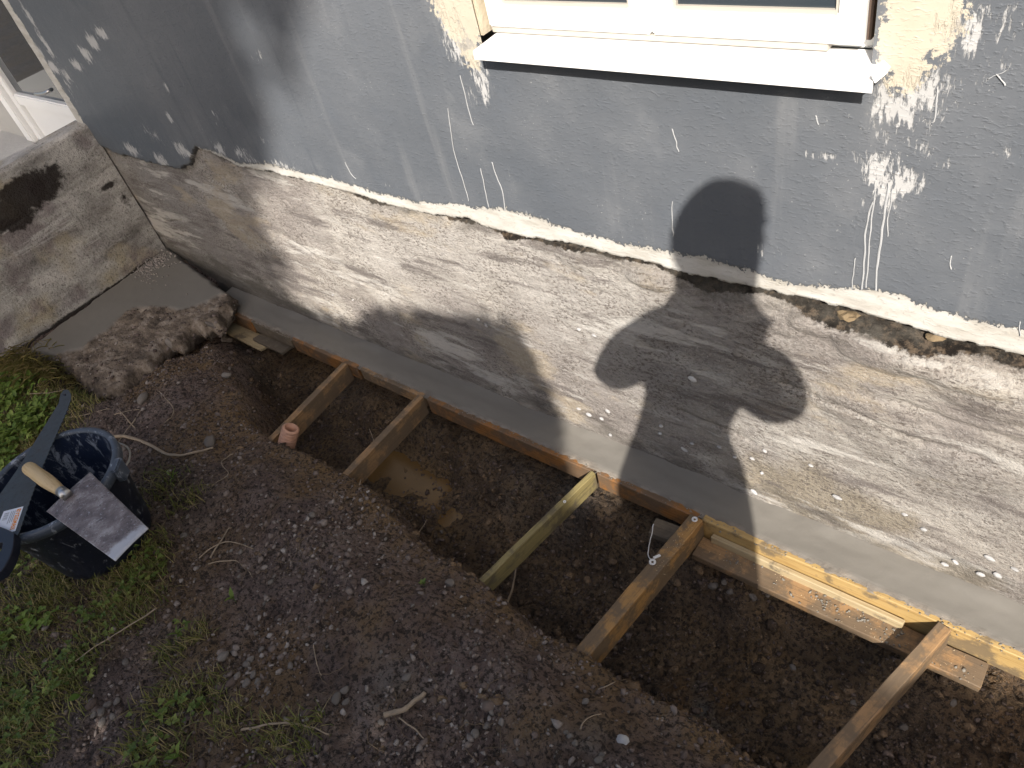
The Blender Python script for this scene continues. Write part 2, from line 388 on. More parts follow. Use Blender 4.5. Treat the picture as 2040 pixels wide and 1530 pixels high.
def mat_plastic(name, base, splat, amt=0.5, rough=0.4):
    n = NT(name)
    f = n.noise(38, 7, 0.75, stretch=(1, 1, 0.5), dist=0.5); f2 = n.noise(110, 5, 0.7)
    c = n.mix(n.ss(f, 0.66 - 0.12 * amt, 0.74 - 0.1 * amt, 0, 0.75), base, splat)
    c = n.mix(n.ss(f2, 0.64, 0.72, 0, 0.6 * amt), c, splat)
    n.bump(f2, 0.0006, 0.5)
    return n.fin(c, n.ss(f, 0.5, 0.7, rough, 0.8), 0.45)
def mat_blade(name, stops, white, metal=0.3):
    n = NT(name); f = n.noise(22, 7, 0.7); f2 = n.noise(90, 6, 0.7)
    c = n.ramp(f, stops)
    c = n.mix(n.ss(f2, 0.54, 0.64, 0, 0.65), c, (0.05, 0.042, 0.042)); c = n.mix(n.ss(n.noise(130, 5, 0.7), 0.58, 0.66, 0, 0.5), c, white)
    c = n.mix(n.ss(n.math('ADD', n.attr('rim'), n.math('MULTIPLY', n.math('SUBTRACT', n.noise(20, 6, 0.7), 0.5), 1.2)), 0.45, 0.75, 0, 0.85), c, white)
    n.bump(f2, 0.0006, 0.6)
    return n.fin(c, n.ss(f, 0.35, 0.65, 0.42, 0.75), 0.5, metal)
M = {}
M['render'] = mat_render(); M['plinth'] = mat_plinth(); M['landing'] = mat_landing(); M['cement'] = mat_cement(); M['soil'] = mat_soil()
M['wood_orange'] = mat_wood('wet_orange_wood', (0.20, 0.085, 0.025), (0.36, 0.17, 0.055), (0.14, 0.055, 0.018), 0.75, 0.45)
M['wood_amber'] = mat_wood('amber_brown_wood', (0.29, 0.15, 0.05), (0.48, 0.275, 0.10), (0.14, 0.07, 0.025), 0.8, 0.5)
M['wood_yellow'] = mat_wood('yellow_pine', (0.36, 0.23, 0.085), (0.50, 0.35, 0.15), (0.25, 0.14, 0.045), 0.4)
M['wood_brown'] = mat_wood('muddy_brown_wood', (0.25, 0.145, 0.068), (0.41, 0.255, 0.13), (0.12, 0.07, 0.036), 0.8)
M['wood_olive'] = mat_wood('greenish_treated_wood', (0.20, 0.165, 0.07), (0.34, 0.27, 0.12), (0.085, 0.066, 0.03), 0.5)
M['wood_pale'] = mat_wood('pale_plywood', (0.34, 0.26, 0.145), (0.46, 0.37, 0.23), (0.25, 0.18, 0.09), 0.25)
M['wood_muddy'] = mat_wood('mud_caked_wood', (0.13, 0.10, 0.07), (0.24, 0.19, 0.13), (0.07, 0.05, 0.035), 0.9, 0.7)
M['rock'] = mat_rock('grey_stone', (0.15, 0.128, 0.11), (0.27, 0.24, 0.21)); M['rock_tan'] = mat_rock('tan_stone', (0.20, 0.145, 0.085), (0.36, 0.27, 0.165))
M['rock_white'] = mat_rock('white_stone', (0.42, 0.41, 0.40), (0.60, 0.59, 0.58))
M['crumb'] = mat_crumb()
def mat_clod():
    n = NT('earth_clod'); f = n.noise(60, 6, 0.7)
    c = n.ramp(n.attr('rnd'), [(0.0, (0.045, 0.031, 0.022)), (0.4, (0.14, 0.094, 0.058)), (0.7, (0.27, 0.18, 0.105))])
    c = n.mix(n.ss(f, 0.52, 0.38, 0, 0.8), c, (0.025, 0.019, 0.015)); c = n.mix(n.ss(n.noise(220, 3), 0.60, 0.68, 0, 0.7), c, (0.30, 0.26, 0.22))
    n.bump(f, 0.010, 0.9); return n.fin(c, 0.8, 0.3)
M['clod'] = mat_clod()
M['dab'] = simple('mortar_dab', (0.20, 0.185, 0.16), 0.8, 0.2, var=0.2, scale=40)
M['root'] = simple('dry_root', (0.30, 0.235, 0.17), 0.85, 0.2, var=0.4, scale=40, bump=0.001)
M['fibre'] = simple('root_fibre', (0.17, 0.125, 0.085), 0.9, 0.2, var=0.4, scale=20)
M['grass'] = mat_leaf('grass_blade', [(0.0, (0.10, 0.125, 0.028)), (0.45, (0.19, 0.20, 0.05)), (0.70, (0.29, 0.245, 0.09)), (1.0, (0.42, 0.33, 0.17))])
M['clover'] = mat_leaf('clover_leaf', [(0.0, (0.075, 0.125, 0.028)), (0.6, (0.14, 0.195, 0.045)), (1.0, (0.23, 0.27, 0.07))])
M['bright_leaf'] = mat_leaf('bright_weed_leaf', [(0.0, (0.10, 0.17, 0.03)), (0.6, (0.17, 0.25, 0.045)), (1.0, (0.26, 0.33, 0.08))])
M['hedge'] = mat_leaf('hedge_leaf', [(0.0, (0.03, 0.06, 0.012)), (1.0, (0.08, 0.13, 0.03))], 0.2)
M['bark'] = simple('bark', (0.09, 0.07, 0.05), 0.9, 0.2, var=0.5, scale=8, bump=0.01)
M['pvc'] = simple('white_window_frame', (0.80, 0.80, 0.79), 0.35, 0.5, var=0.02)
M['sill'] = simple('white_sill_metal', (0.80, 0.795, 0.78), 0.35, 0.5, var=0.03)
M['gasket'] = simple('grey_beige_gasket', (0.42, 0.39, 0.34), 0.6, 0.3, var=0.1)
M['dark_gap'] = simple('brown_gap_shade', (0.10, 0.07, 0.055), 0.7, 0.2)  # colour of the painted shade in the window gap
M['glass'] = simple('dark_window_glass', (0.035, 0.045, 0.055), 0.03, 0.6, var=0.2, scale=3)
M['beige'] = simple('beige_reveal_render', (0.50, 0.435, 0.33), 0.9, 0.2, var=0.12, scale=9, bump=0.003)
M['plaster'] = simple('pale_plaster', (0.42, 0.41, 0.39), 0.9, 0.2, var=0.12, scale=6, bump=0.003)
M['steel'] = simple('brushed_steel', (0.45, 0.45, 0.45), 0.35, 0.5, 0.9)
M['roof'] = simple('roof_tile', (0.18, 0.07, 0.05), 0.8, 0.3, bump=0.01)
M['paint_drip'] = simple('pale_paint_run', (0.36, 0.365, 0.37), 0.7, 0.3, var=0.2, scale=60)
M['water'] = simple('muddy_water', (0.135, 0.076, 0.026), 0.15, 0.4, var=0.3, scale=9)
M['bucket'] = mat_plastic('black_bucket_plastic', (0.008, 0.011, 0.022), (0.30, 0.32, 0.36), 0.8, 0.42)
M['bucket_in'] = mat_plastic('cement_smeared_bucket_inside', (0.010, 0.018, 0.042), (0.24, 0.28, 0.34), 1.2, 0.40)
M['rim'] = mat_plastic('cement_dusted_rim', (0.06, 0.075, 0.10), (0.36, 0.40, 0.46), 1.0, 0.5)
M['trowel'] = mat_blade('dirty_trowel_steel', [(0.36, (0.095, 0.075, 0.076)), (0.5, (0.19, 0.158, 0.158)), (0.64, (0.36, 0.335, 0.34))], (0.52, 0.53, 0.57))
M['saw'] = mat_blade('dark_saw_steel', [(0.3, (0.038, 0.046, 0.052)), (0.6, (0.060, 0.070, 0.078)), (0.85, (0.10, 0.11, 0.12))], (0.09, 0.10, 0.115), 0.25)
M['saw_handle'] = simple('black_saw_handle', (0.010, 0.013, 0.024), 0.4, 0.5)
M['handle'] = mat_wood('varnished_handle_wood', (0.50, 0.36, 0.19), (0.62, 0.47, 0.27), (0.42, 0.28, 0.13), 0.0, 0.4)
M['label'] = simple('white_label', (0.66, 0.69, 0.76), 0.5, 0.3, var=0.04)
M['orange'] = simple('orange_print', (0.75, 0.26, 0.03), 0.5, 0.3, var=0.05)
M['ink'] = simple('grey_print', (0.22, 0.23, 0.27), 0.6, 0.3)
M['pipe'] = simple('pink_corrugated_plastic', (0.50, 0.28, 0.19), 0.5, 0.4, var=0.2, scale=30)
M['cap'] = simple('white_plastic_cap', (0.66, 0.65, 0.63), 0.5, 0.4)
M['skin'] = simple('skin', (0.48, 0.30, 0.22), 0.55, 0.4, var=0.08)
M['cloth'] = simple('dark_work_shirt', (0.05, 0.06, 0.09), 0.9, 0.2)
M['hair'] = simple('brown_hair', (0.06, 0.04, 0.025), 0.6, 0.3)
M['phone'] = simple('black_phone', (0.015, 0.015, 0.018), 0.2, 0.5)
# ================================================================ HOUSE
RENDER = -0.011          # face of the painted render
def W(px, py): p = on_y(px, py, RENDER); return (p[0], p[2])
top_px = [(30, 205), (225, 300), (300, 320), (352, 334), (374, 322), (390, 288), (430, 302), (470, 323), (540, 328), (600, 343), (680, 362), (760, 386), (830, 402), (900, 408), (1010, 419), (1080, 437), (1150, 463), (1230, 484), (1300, 494), (1390, 512), (1460, 530), (1540, 556), (1600, 570), (1690, 576), (1770, 583), (1850, 612), (1940, 640), (2040, 662), (2300, 735)]
bot_px = [(30, 210), (225, 306), (300, 326), (352, 340), (374, 330), (390, 296), (430, 310), (470, 331), (540, 346), (600, 361), (700, 388), (800, 417), (880, 434), (935, 440), (960, 452), (1000, 464), (1070, 480), (1150, 490), (1230, 512), (1300, 530), (1360, 545), (1450, 566), (1550, 585), (1650, 612), (1740, 632), (1800, 650), (1900, 682), (2040, 716), (2300, 795)]
crack_px = [(30, 2), (380, 3), (470, 6), (540, 10), (600, 6), (690, 12), (720, 24), (750, 16), (800, 7), (870, 9), (900, 20), (940, 18), (960, 8), (990, 24), (1050, 12), (1120, 20), (1200, 16), (1290, 14), (1350, 30), (1400, 40), (1450, 26), (1500, 18), (1560, 24), (1620, 44), (1680, 46), (1740, 44), (1800, 50), (1860, 46), (1920, 34), (2040, 34), (2300, 36)]
TOPW = np.array([W(*p) for p in top_px]); BOTW = np.array([W(*p) for p in bot_px])
cr_x = np.array([np.interp(p[0], [q[0] for q in bot_px], BOTW[:, 0]) for p in crack_px]); cr_w = np.array([p[1] for p in crack_px]) * 0.0013
X_END = W(75, 118)[0]
WIN = dict(x0=-1.066, x1=-0.350, z0=1.010, z1=2.25)
xs = np.concatenate([np.arange(-3.43, 0.36, 0.0046), np.linspace(0.40, 4.2, 40)])
zs = np.concatenate([np.linspace(-0.5, -0.17, 12), np.arange(-0.165, 1.20, 0.0046), np.linspace(1.24, 3.1, 30)])
for v in (WIN['x0'], WIN['x1']): xs[np.argmin(abs(xs - v))] = v
for v in (WIN['z0'], WIN['z1']): zs[np.argmin(abs(zs - v))] = v
xs[0] = X_END - 0.004
xs = np.unique(np.maximum(xs, X_END - 0.004))
GX, GZ = np.meshgrid(xs, zs)
wob = 0.010 * fbm(GX * 9, GZ * 0, 4, 21) + 0.006 * fbm(GX * 60, GZ * 30, 3, 22)
zt = np.interp(GX, TOPW[:, 0], TOPW[:, 1]); zb = np.interp(GX, BOTW[:, 0], BOTW[:, 1]) + wob * np.where(GX < W(480, 330)[0], 0.8, 0.8) + np.where(GX < W(480, 330)[0], 0.010 * fbm(GX * 26, GZ * 0, 4, 23), 0)
cw = np.interp(GX, cr_x, cr_w)
ren = sstep(-0.003, 0.004, GZ - zb)
# plinth relief
Y = -0.006 * fbm(GX * 2.2, GZ * 3.2, 3, 31) - 0.0040 * fbm(GX * 9, GZ * 13, 4, 32) - 0.0028 * fbm(GX * 50, GZ * 60, 4, 33, 0.65) - 0.0016 * fbm(GX * 5, GZ * 26, 3, 41)
for (px, py, rx, rz, h) in [(1765, 705, 0.10, 0.05, 0.018), (1630, 650, 0.06, 0.03, 0.012), (1900, 750, 0.10, 0.03, 0.012), (1290, 560, 0.06, 0.028, 0.016), (1010, 475, 0.025, 0.018, 0.010),
                            (1560, 650, 0.05, 0.03, 0.008), (1730, 830, 0.12, 0.05, 0.010), (1990, 800, 0.12, 0.05, 0.014), (1850, 920, 0.16, 0.05, 0.008), (1150, 520, 0.07, 0.03, 0.008)]:
    c = on_y(px, py, 0); q = ((GX - c[0]) / rx) ** 2 + ((GZ - c[2]) / rz) ** 2
    Y = Y - h * np.clip(1 - q, 0, 1) ** 0.7
for pts, dep, wd in [([(1558, 770), (1640, 800), (1700, 820), (1840, 885), (1960, 920)], 0.006, 0.006), ([(1340, 820), (1420, 850), (1500, 885)], 0.005, 0.006), ([(1780, 800), (1900, 850), (2040, 890)], 0.005, 0.006),
                     ([(560, 470), (700, 560), (820, 610)], 0.003, 0.006), ([(310, 430), (330, 445), (360, 440)], 0.006, 0.005), ([(290, 470), (350, 478)], 0.005, 0.005)]:
    pl = [(on_y(a, b, 0)[0], on_y(a, b, 0)[2]) for a, b in pts]
    d = seg_dist(GX + 0.006 * fbm(GX * 25, GZ * 25, 3, 37), GZ + 0.006 * fbm(GX * 25, GZ * 25, 3, 38), pl)
    Y = Y + dep * np.exp(-(d / wd) ** 2)
gz = (zb - 0.45 * cw - GZ) / (0.55 * cw + 0.002)
groove = np.exp(-np.abs(gz) ** 2.6) * sstep(0.001, 0.02, cw)
Y = Y + (0.006 + 0.030 * np.clip(cw / 0.05, 0, 1)) * groove * (0.75 + 0.5 * fbm(GX * 40, GZ * 60, 3, 35))
Y = Y + 0.006
# painted face relief
P_ = RENDER - 0.0016 * fbm(GX * 6, GZ * 6, 3, 51) - 0.0005 * fbm(GX * 45, GZ * 55, 4, 52, 0.6)
paint_sd = GZ - zt - 0.008 * fbm(GX * 14, GZ * 5, 4, 53)
P_ = P_ + 0.0012 * sstep(0.002, -0.002, paint_sd)
fl = sstep(W(470, 330)[0], W(380, 330)[0], GX); P_ = P_ * (1 - fl) + (np.minimum(Y, P_ + .006) - .0025) * fl
paint_sd = paint_sd + .022 * fl
YW = Y * (1 - ren) + np.minimum(P_, Y - 0.0015) * ren
# flaking edge strip and its rise at the far left
dl = GX - (X_END + 0.055 + 0.012 * fbm(GX * 0, GZ * 14, 4, 55))
paint_sd = np.minimum(paint_sd, dl)
bl = [(848, -40), (962, -40), (985, 62), (955, 84), (957, 136), (938, 140), (915, 104), (885, 62), (866, 18)]
br = [(1757, -60), (1950, -60), (1930, 20), (1922, 70), (1888, 108), (1862, 112), (1850, 145), (1830, 172), (1795, 184), (1768, 178), (1752, 118)]
beige = np.maximum(poly_sdf(GX, GZ, [W(*p) for p in bl]), poly_sdf(GX, GZ, [W(*p) for p in br]))
scr = np.zeros_like(GX)
for (px, py, rx, rz, a) in [(905, 70, 0.045, 0.075, 1.0), (880, 15, 0.03, 0.06, .9), (960, 160, 0.035, 0.060, 1.05), (945, 190, 0.03, 0.05, .7), (1790, 215, 0.05, 0.05, 1.1), (1850, 190, 0.05, 0.05, .9), (1770, 260, 0.03, 0.05, .7), (1830, 270, 0.03, 0.05, .6), (1930, 70, 0.04, 0.06, .9), (1960, 130, 0.05, 0.06, .55),
                            (1750, 340, 0.045, 0.045, 1.05), (1800, 365, 0.04, 0.035, 1.1), (1760, 390, 0.04, 0.045, .85), (1715, 325, 0.03, 0.015, .8), (1638, 310, 0.03, 0.012, .85), (1690, 320, .02, .01, .5), (1530, 500, 0.07, 0.02, .55), (1980, 40, 0.05, 0.05, .6), (1835, 290, 0.02, 0.03, .8),
                            (90, 90, 0.03, 0.10, .95), (60, 40, 0.03, 0.10, .9), (75, 105, 0.05, 0.05, 1.0), (130, 150, 0.06, 0.05, .9), (150, 130, 0.05, 0.03, 1.25), (168, 108, 0.045, 0.04, 1.3), (182, 85, 0.045, 0.035, 1.3), (200, 68, 0.05, 0.025, 1.25), (105, 135, 0.05, 0.035, 1.15), (135, 175, .03, .06, .7), (120, 210, .03, .06, .7),
                            (335, 235, 0.02, 0.028, 1.15), (330, 175, .015, .02, 1.1), (375, 310, 0.03, 0.03, 1.1), (530, 280, 0.03, 0.02, .7), (430, 320, .05, .03, .7), (560, 330, 0.09, 0.02, .85), (500, 320, .06, .02, .8), (770, 370, .06, .016, .6), (650, 360, .05, .015, .6),
                            (260, 300, .08, .04, .95), (320, 320, .06, .04, 1.05), (360, 300, .05, .05, 1.0), (300, 270, .10, .05, .6), (440, 300, .06, .04, .9), (480, 305, .06, .03, .8), (430, 230, .05, .04, .55), (520, 120, .05, .04, .5), (1010, 340, .02, .06, .45), (2000, 310, .04, .02, .5), (1880, 330, .03, .02, .4), (1990, 150, .03, .02, .5), (1060, 430, .10, .012, .5)]:
    c = W(px, py); scr = np.maximum(scr, a * np.exp(-((GX - c[0]) / rx) ** 2 - ((GZ - c[1]) / rz) ** 2))
def blob(px, py, rx, rz, y=0.0):
    c = on_y(px, py, y); return np.exp(-((GX - c[0]) / rx) ** 2 - ((GZ - c[2]) / rz) ** 2)
pale = np.clip(blob(980, 500, .45, .14) + .8 * blob(760, 520, .30, .14) + .6 * blob(1150, 640, .25, .2) + .3 * blob(1900, 1060, .35, .10), 0, 1)
greyed = np.clip(sstep(W(480, 400)[0], W(300, 400)[0], GX) + .5 * blob(1400, 780, .25, .25) + .4 * blob(1900, 960, .3, .12), 0, 1)
olv = poly_sdf(GX, GZ, [(on_y(a, b)[0], on_y(a, b)[2]) for a, b in [(1470, 955), (1490, 915), (1600, 930), (1720, 985), (1830, 1045), (1760, 1100), (1640, 1060), (1560, 1030)]])
dirt = np.clip(groove * 1.3, 0, 1.3)
damp = sstep(0.10, -0.07, GZ) * 0.60 + .35 * blob(1450, 620, .18, .06) + .62 * np.exp(-((zb - GZ) / (.03 + 1.1 * cw)) ** 2) + .3 * blob(1850, 820, .3, .05)
damp = damp + .45 * sstep(W(620, 450)[0], W(420, 450)[0], GX) * sstep(.30, .0, GZ)
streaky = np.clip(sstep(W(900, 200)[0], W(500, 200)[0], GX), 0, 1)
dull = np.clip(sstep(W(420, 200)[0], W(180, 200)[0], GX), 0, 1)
F = grid_faces(len(xs), len(zs)); V = np.stack([GX, YW, GZ], -1).reshape(-1, 3)
fx = GX.ravel()[F].mean(1); fz = GZ.ravel()[F].mean(1)
inwin = (fx > WIN['x0']) & (fx < WIN['x1']) & (fz > WIN['z0']) & (fz < WIN['z1'])
up_f = (ren.ravel()[F].mean(1) > 0.02) & ~inwin
at_all = dict(paint=paint_sd.ravel(), beige=beige.ravel(), scrape=scr.ravel(), lip=(GZ - zb).ravel(), streaky=streaky.ravel(), dull=dull.ravel())
at_low = dict(pale=pale.ravel(), greyed=greyed.ravel(), olive=olv.ravel(), dirt=dirt.ravel(), damp=damp.ravel())
house = tag(empty('house', (0, 0, 0)), 'rendered house wall painted grey above a bare concrete plinth', 'house')
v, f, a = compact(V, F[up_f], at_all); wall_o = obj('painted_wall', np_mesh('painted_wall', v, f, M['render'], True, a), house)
v, f, a = compact(V, F[(ren.ravel()[F].mean(1) <= 0.02) & ~inwin], at_low); plinth_o = obj('plinth', np_mesh('plinth', v, f, M['plinth'], True, a), house)
tag(wall_o, 'grey painted render with peeled edges'); tag(plinth_o, 'pale weathered concrete plinth under the grey paint')
box('wall_core', X_END + 0.004, 4.2, 0.075, 4.5, -0.5, 3.08, M['plaster'], house, 0)
box('wall_core', X_END + 0.004, X_END + 0.03, 0.016, 0.074, -0.5, 3.08, M['plaster'], house, 0)
bm = bmesh.new()
pts = [(-6.0, -0.28, 3.05), (4.5, -0.28, 3.05), (4.5, 2.4, 4.5), (-6.0, 2.4, 4.5), (-6.0, 5.0, 3.05), (4.5, 5.0, 3.05)]
top = [bm.verts.new((x, y, z + 0.10)) for x, y, z in pts]; low = [bm.verts.new(p) for p in pts]
for q in ((0, 1, 2, 3), (3, 2, 5, 4)): bm.faces.new([top[i] for i in q]); bm.faces.new([low[i] for i in q[::-1]])
for a_, b_ in ((0, 1), (1, 2), (2, 5), (5, 4), (4, 3), (3, 0)): bm.faces.new([low[a_], low[b_], top[b_], top[a_]])
obj('roof', bm_mesh('roof', bm, M['roof']), house)
# thin paint runs down the painted wall
drips = [([(1770, 363), (1762, 430), (1755, 480), (1748, 530), (1745, 578)], 1.6), ([(1738, 400), (1727, 450), (1722, 520), (1717, 575)], 1.3), ([(1745, 380), (1736, 440), (1731, 510), (1725, 572)], 1.2), ([(1705, 512), (1700, 545), (1698, 575)], .9), ([(1780, 375), (1772, 420), (1768, 470)], 1.0),
         ([(958, 334), (966, 372), (974, 411)], 1.1), ([(981, 322), (990, 352), (1000, 375), (1007, 418)], 1.2), ([(893, 215), (905, 300), (925, 365), (935, 400)], .8), ([(918, 150), (932, 210), (944, 248)], .9), ([(688, 322), (700, 345), (710, 356)], .9),
         ([(1340, 255), (1348, 285), (1353, 302)], .9), ([(1895, 508), (1896, 535)], 1.1), ([(1626, 228), (1631, 246)], 1.2), ([(1868, 175), (1862, 235), (1858, 245)], 1.3), ([(1985, 145), (2003, 168)], 1.2), ([(1972, 155), (2005, 138)], 1.0), ([(2030, 640), (2032, 668)], .8), ([(1340, 400), (1341, 450), (1343, 470)], .8)]
for k, (pp, wmm) in enumerate(drips):
    P3 = smooth_path([(W(*p)[0], RENDER - 0.0016, W(*p)[1]) for p in pp], 20, 0.003, k)
    P3[:, 1] = RENDER - 0.0010
    n_ = len(P3); V_ = []; wd = wmm * 0.001 * (1 + .5 * perlin(np.arange(n_) * .4, np.full(n_, k * 1.7), 5)); wd[0] *= .3
    for q, w_ in zip(P3, wd): V_ += [(q[0] - w_, q[1], q[2]), (q[0], q[1] - 0.0016, q[2]), (q[0] + w_, q[1], q[2])]
    F_ = []
    for i in range(n_ - 1): F_ += [(3 * i, 3 * i + 1, 3 * i + 4, 3 * i + 3), (3 * i + 1, 3 * i + 2, 3 * i + 5, 3 * i + 4)]
    obj('paint_drip', np_mesh('paint_drip', np.array(V_), np.array(F_), M['paint_drip']), wall_o)
# fist-sized fill stones showing in the open joint above the plinth
def rock_mesh(name, mat, sub=2, seed=0, amp=0.25, flat=False):
    bm = bmesh.new(); bmesh.ops.create_icosphere(bm, subdivisions=sub, radius=1)
    r_ = np.random.default_rng(seed); o_ = r_.uniform(0, 50, 3)
    for v_ in bm.verts:
        c = v_.co; k = 1 + amp * float(fbm(np.array([c.x * 1.3 + o_[0] + c.z]), np.array([c.y * 1.3 + o_[1] - c.z * .7]), 3, seed)[0]) * 1.3
        v_.co = c * k
    for _ in range(3 + seed % 4):
        nrm = Vector(r_.normal(size=3)).normalized(); lim = r_.uniform(0.62, 0.85)
        for v_ in bm.verts:
            e_ = v_.co.dot(nrm) - lim
            if e_ > 0: v_.co -= nrm * e_ * 0.9
    return bm_mesh(name, bm, mat, not flat)
def rock(name, mesh, loc, size, parent=None, rot=None):
    o = bpy.data.objects.new(name, mesh); o.location = loc; o.scale = size
    o.rotation_euler = rot or (random.uniform(0, 6), random.uniform(0, 6), random.uniform(0, 6)); return link(o, parent)
joint_rock = [rock_mesh('joint_stone', M['rock_tan'], 2, 63 + k, 0.55, True) for k in range(3)]
for k, (px, py, sx, sz) in enumerate([(1683, 636, .026, .017), (1858, 678, .020, .012)]):
    p = on_y(px, py, 0.008); rock('joint_stone', joint_rock[k % 3], (p[0], p[1] + 0.016, p[2] - .004), (sx * .75, 0.014, sz * .75), plinth_o, (0, random.uniform(-.5, .5), 0))
white_bit = [rock_mesh('aggregate_pebble', M['rock_white'], 2, 80 + k, 0.25) for k in range(3)]
for k, (px, py, s_) in enumerate([(1665, 996, .011), (1970, 1118, .013), (1950, 1150, .013), (1985, 1152, .012), (1521, 903, .008), (1495, 1038 - 120, .006), (1360, 900, .009), (1376, 888, .008), (1312, 868, .007), (1314, 853, .006), (1461, 915, .006), (1375, 760, .015), (1170, 830, .011), (1208, 823, .010), (1195, 838, .009), (1150, 818, .007),
                                 (1430, 895, .006), (1612, 932, .006), (1515, 947, .006), (1150, 660, .007), (1180, 672, .007), (1215, 1000 - 120, .006), (1838, 1060, .008), (1900, 1125, .008), (1880, 1130, .007), (2020, 1140, .008), (700, 600, .006), (660, 590, .005), (950, 640, .008), (965, 652, .008), (1800, 1030, .006), (1500, 985, .012)]):
    p = on_y(px, py, -0.004)
    if p[2] < -0.055: p[2] = -0.055
    rock('aggregate_pebble', white_bit[k % 3], (p[0], 0.004, p[2]), (s_ * random.uniform(.7, 1.2), .0045, s_ * random.uniform(.4, .65)), plinth_o, (0, random.uniform(-.3, .6), 0))
# ---- window
win = obj('window', None, house) if False else empty('window'); win.parent = house
yF, yS = 0.030, 0.006            # front of the fixed frame, front of the sashes
x0, x1, z0, z1 = WIN['x0'], WIN['x1'], WIN['z0'], WIN['z1']
def frame(name, x0, x1, z0, z1, w, yf, yb, mat, parent, bw=None, bev=0.003):
    bw = bw or w
    bm = bmesh.new()
    O = [(x0, z0), (x1, z0), (x1, z1), (x0, z1)]; I = [(x0 + w, z0 + bw), (x1 - w, z0 + bw), (x1 - w, z1 - w), (x0 + w, z1 - w)]
    of = [bm.verts.new((x, yf, z)) for x, z in O]; inf = [bm.verts.new((x, yf, z)) for x, z in I]
    ob = [bm.verts.new((x, yb, z)) for x, z in O]; ib = [bm.verts.new((x, yb, z)) for x, z in I]
    for i in range(4):
        j = (i + 1) % 4
        bm.faces.new([of[i], of[j], inf[j], inf[i]]); bm.faces.new([ob[j], ob[i], ib[i], ib[j]])
        bm.faces.new([of[j], of[i], ob[i], ob[j]]); bm.faces.new([inf[i], inf[j], ib[j], ib[i]])
    bmesh.ops.recalc_face_normals(bm, faces=bm.faces)
    if bev: bmesh.ops.bevel(bm, geom=bm.edges[:], offset=bev, segments=2, affect='EDGES', clamp_overlap=True)
    return obj(name, bm_mesh(name, bm, mat), parent)
frame('frame', x0 + 0.004, x1 - 0.010, 1.0265, z1 - 0.004, 0.030, yF, yF + 0.04, M['pvc'], win, 0.016)
xm = -0.705
for (a_, b_) in ((x0 + 0.012, xm - 0.002), (xm + 0.002, x1 - 0.020)):
    s_ = frame('sash', a_, b_, 1.040, z1 - 0.03, 0.036, yS, yF - 0.001, M['pvc'], win, 0.038)
    frame('glazing_bead', a_ + 0.0365, b_ - 0.0365, 1.0785, z1 - 0.0665, 0.006, yS + 0.008, yF - 0.004, M['gasket'], s_, bev=0.0)
    box('pane', a_ + 0.043, b_ - 0.043, yS + 0.014, yS + 0.018, 1.085, z1 - 0.073, M['glass'], s_, 0)
box('weather_bar_shade', x0 + 0.012, x1 - 0.070, yS + 0.006, yF - 0.002, 1.0275, 1.0385, M['gasket'], win, 0.001)  # grey bar painted in for the recess shade under the sashes
box('gap_shade', x1 - 0.0188, x1 - 0.0128, yS + 0.010, yF - 0.002, 1.045, z1 - 0.03, M['dark_gap'], win, 0)  # brown strip standing in for shade in the gap at the right
# reveal
for n_, q in (('reveal', (x0 - 0.02, x0 + 0.0025, -0.004, 0.075, z0 + 0.018, z1 + .02)), ('reveal', (x1 - 0.0025, x1 + 0.02, -0.004, 0.075, z0 + 0.018, z1 + .02)), ('reveal', (x0 + .003, x1 - .003, -0.004, 0.075, z1 - 0.003, z1 + 0.02))):
    box(n_, *q, M['beige'], win, 0)
# sill: folded sheet with end upstand
bm = bmesh.new()
prof = [(0.029, 1.0260), (-0.056, 1.0225), (-0.058, 1.020), (-0.058, 1.0065), (-0.056, 1.0065), (-0.0555, 1.0195), (0.029, 1.0230)]
xl, xr = -1.048, -0.331
ra = [bm.verts.new((xl, y, z)) for y, z in prof]; rb = [bm.verts.new((xr, y, z)) for y, z in prof]
for i in range(len(prof)): j = (i + 1) % len(prof); bm.faces.new([ra[i], ra[j], rb[j], rb[i]])
bm.faces.new(ra[::-1]); bm.faces.new(rb)
bmesh.ops.recalc_face_normals(bm, faces=bm.faces)
sill = obj('sill', bm_mesh('sill', bm, M['sill']), win)
bm = bmesh.new()                                            # bent end cap at the right
ec = [on_y(*q, y_) for q, y_ in (((1736, 150), -.060), ((1743, 166), -.062), ((1764, 148), -.045), ((1771, 134), -.030), ((1757, 122), -.036))]
vv = [bm.verts.new(tuple(p)) for p in ec] + [bm.verts.new((p[0] + .001, p[1] + .003, p[2])) for p in ec]
for q in ((0, 1, 2, 3, 4), (9, 8, 7, 6, 5)): bm.faces.new([vv[i] for i in q])
for i in range(5): bm.faces.new([vv[i], vv[i + 5], vv[(i + 1) % 5 + 5], vv[(i + 1) % 5]])
bmesh.ops.recalc_face_normals(bm, faces=bm.faces); obj('end_cap', bm_mesh('end_cap', bm, M['sill']), win)
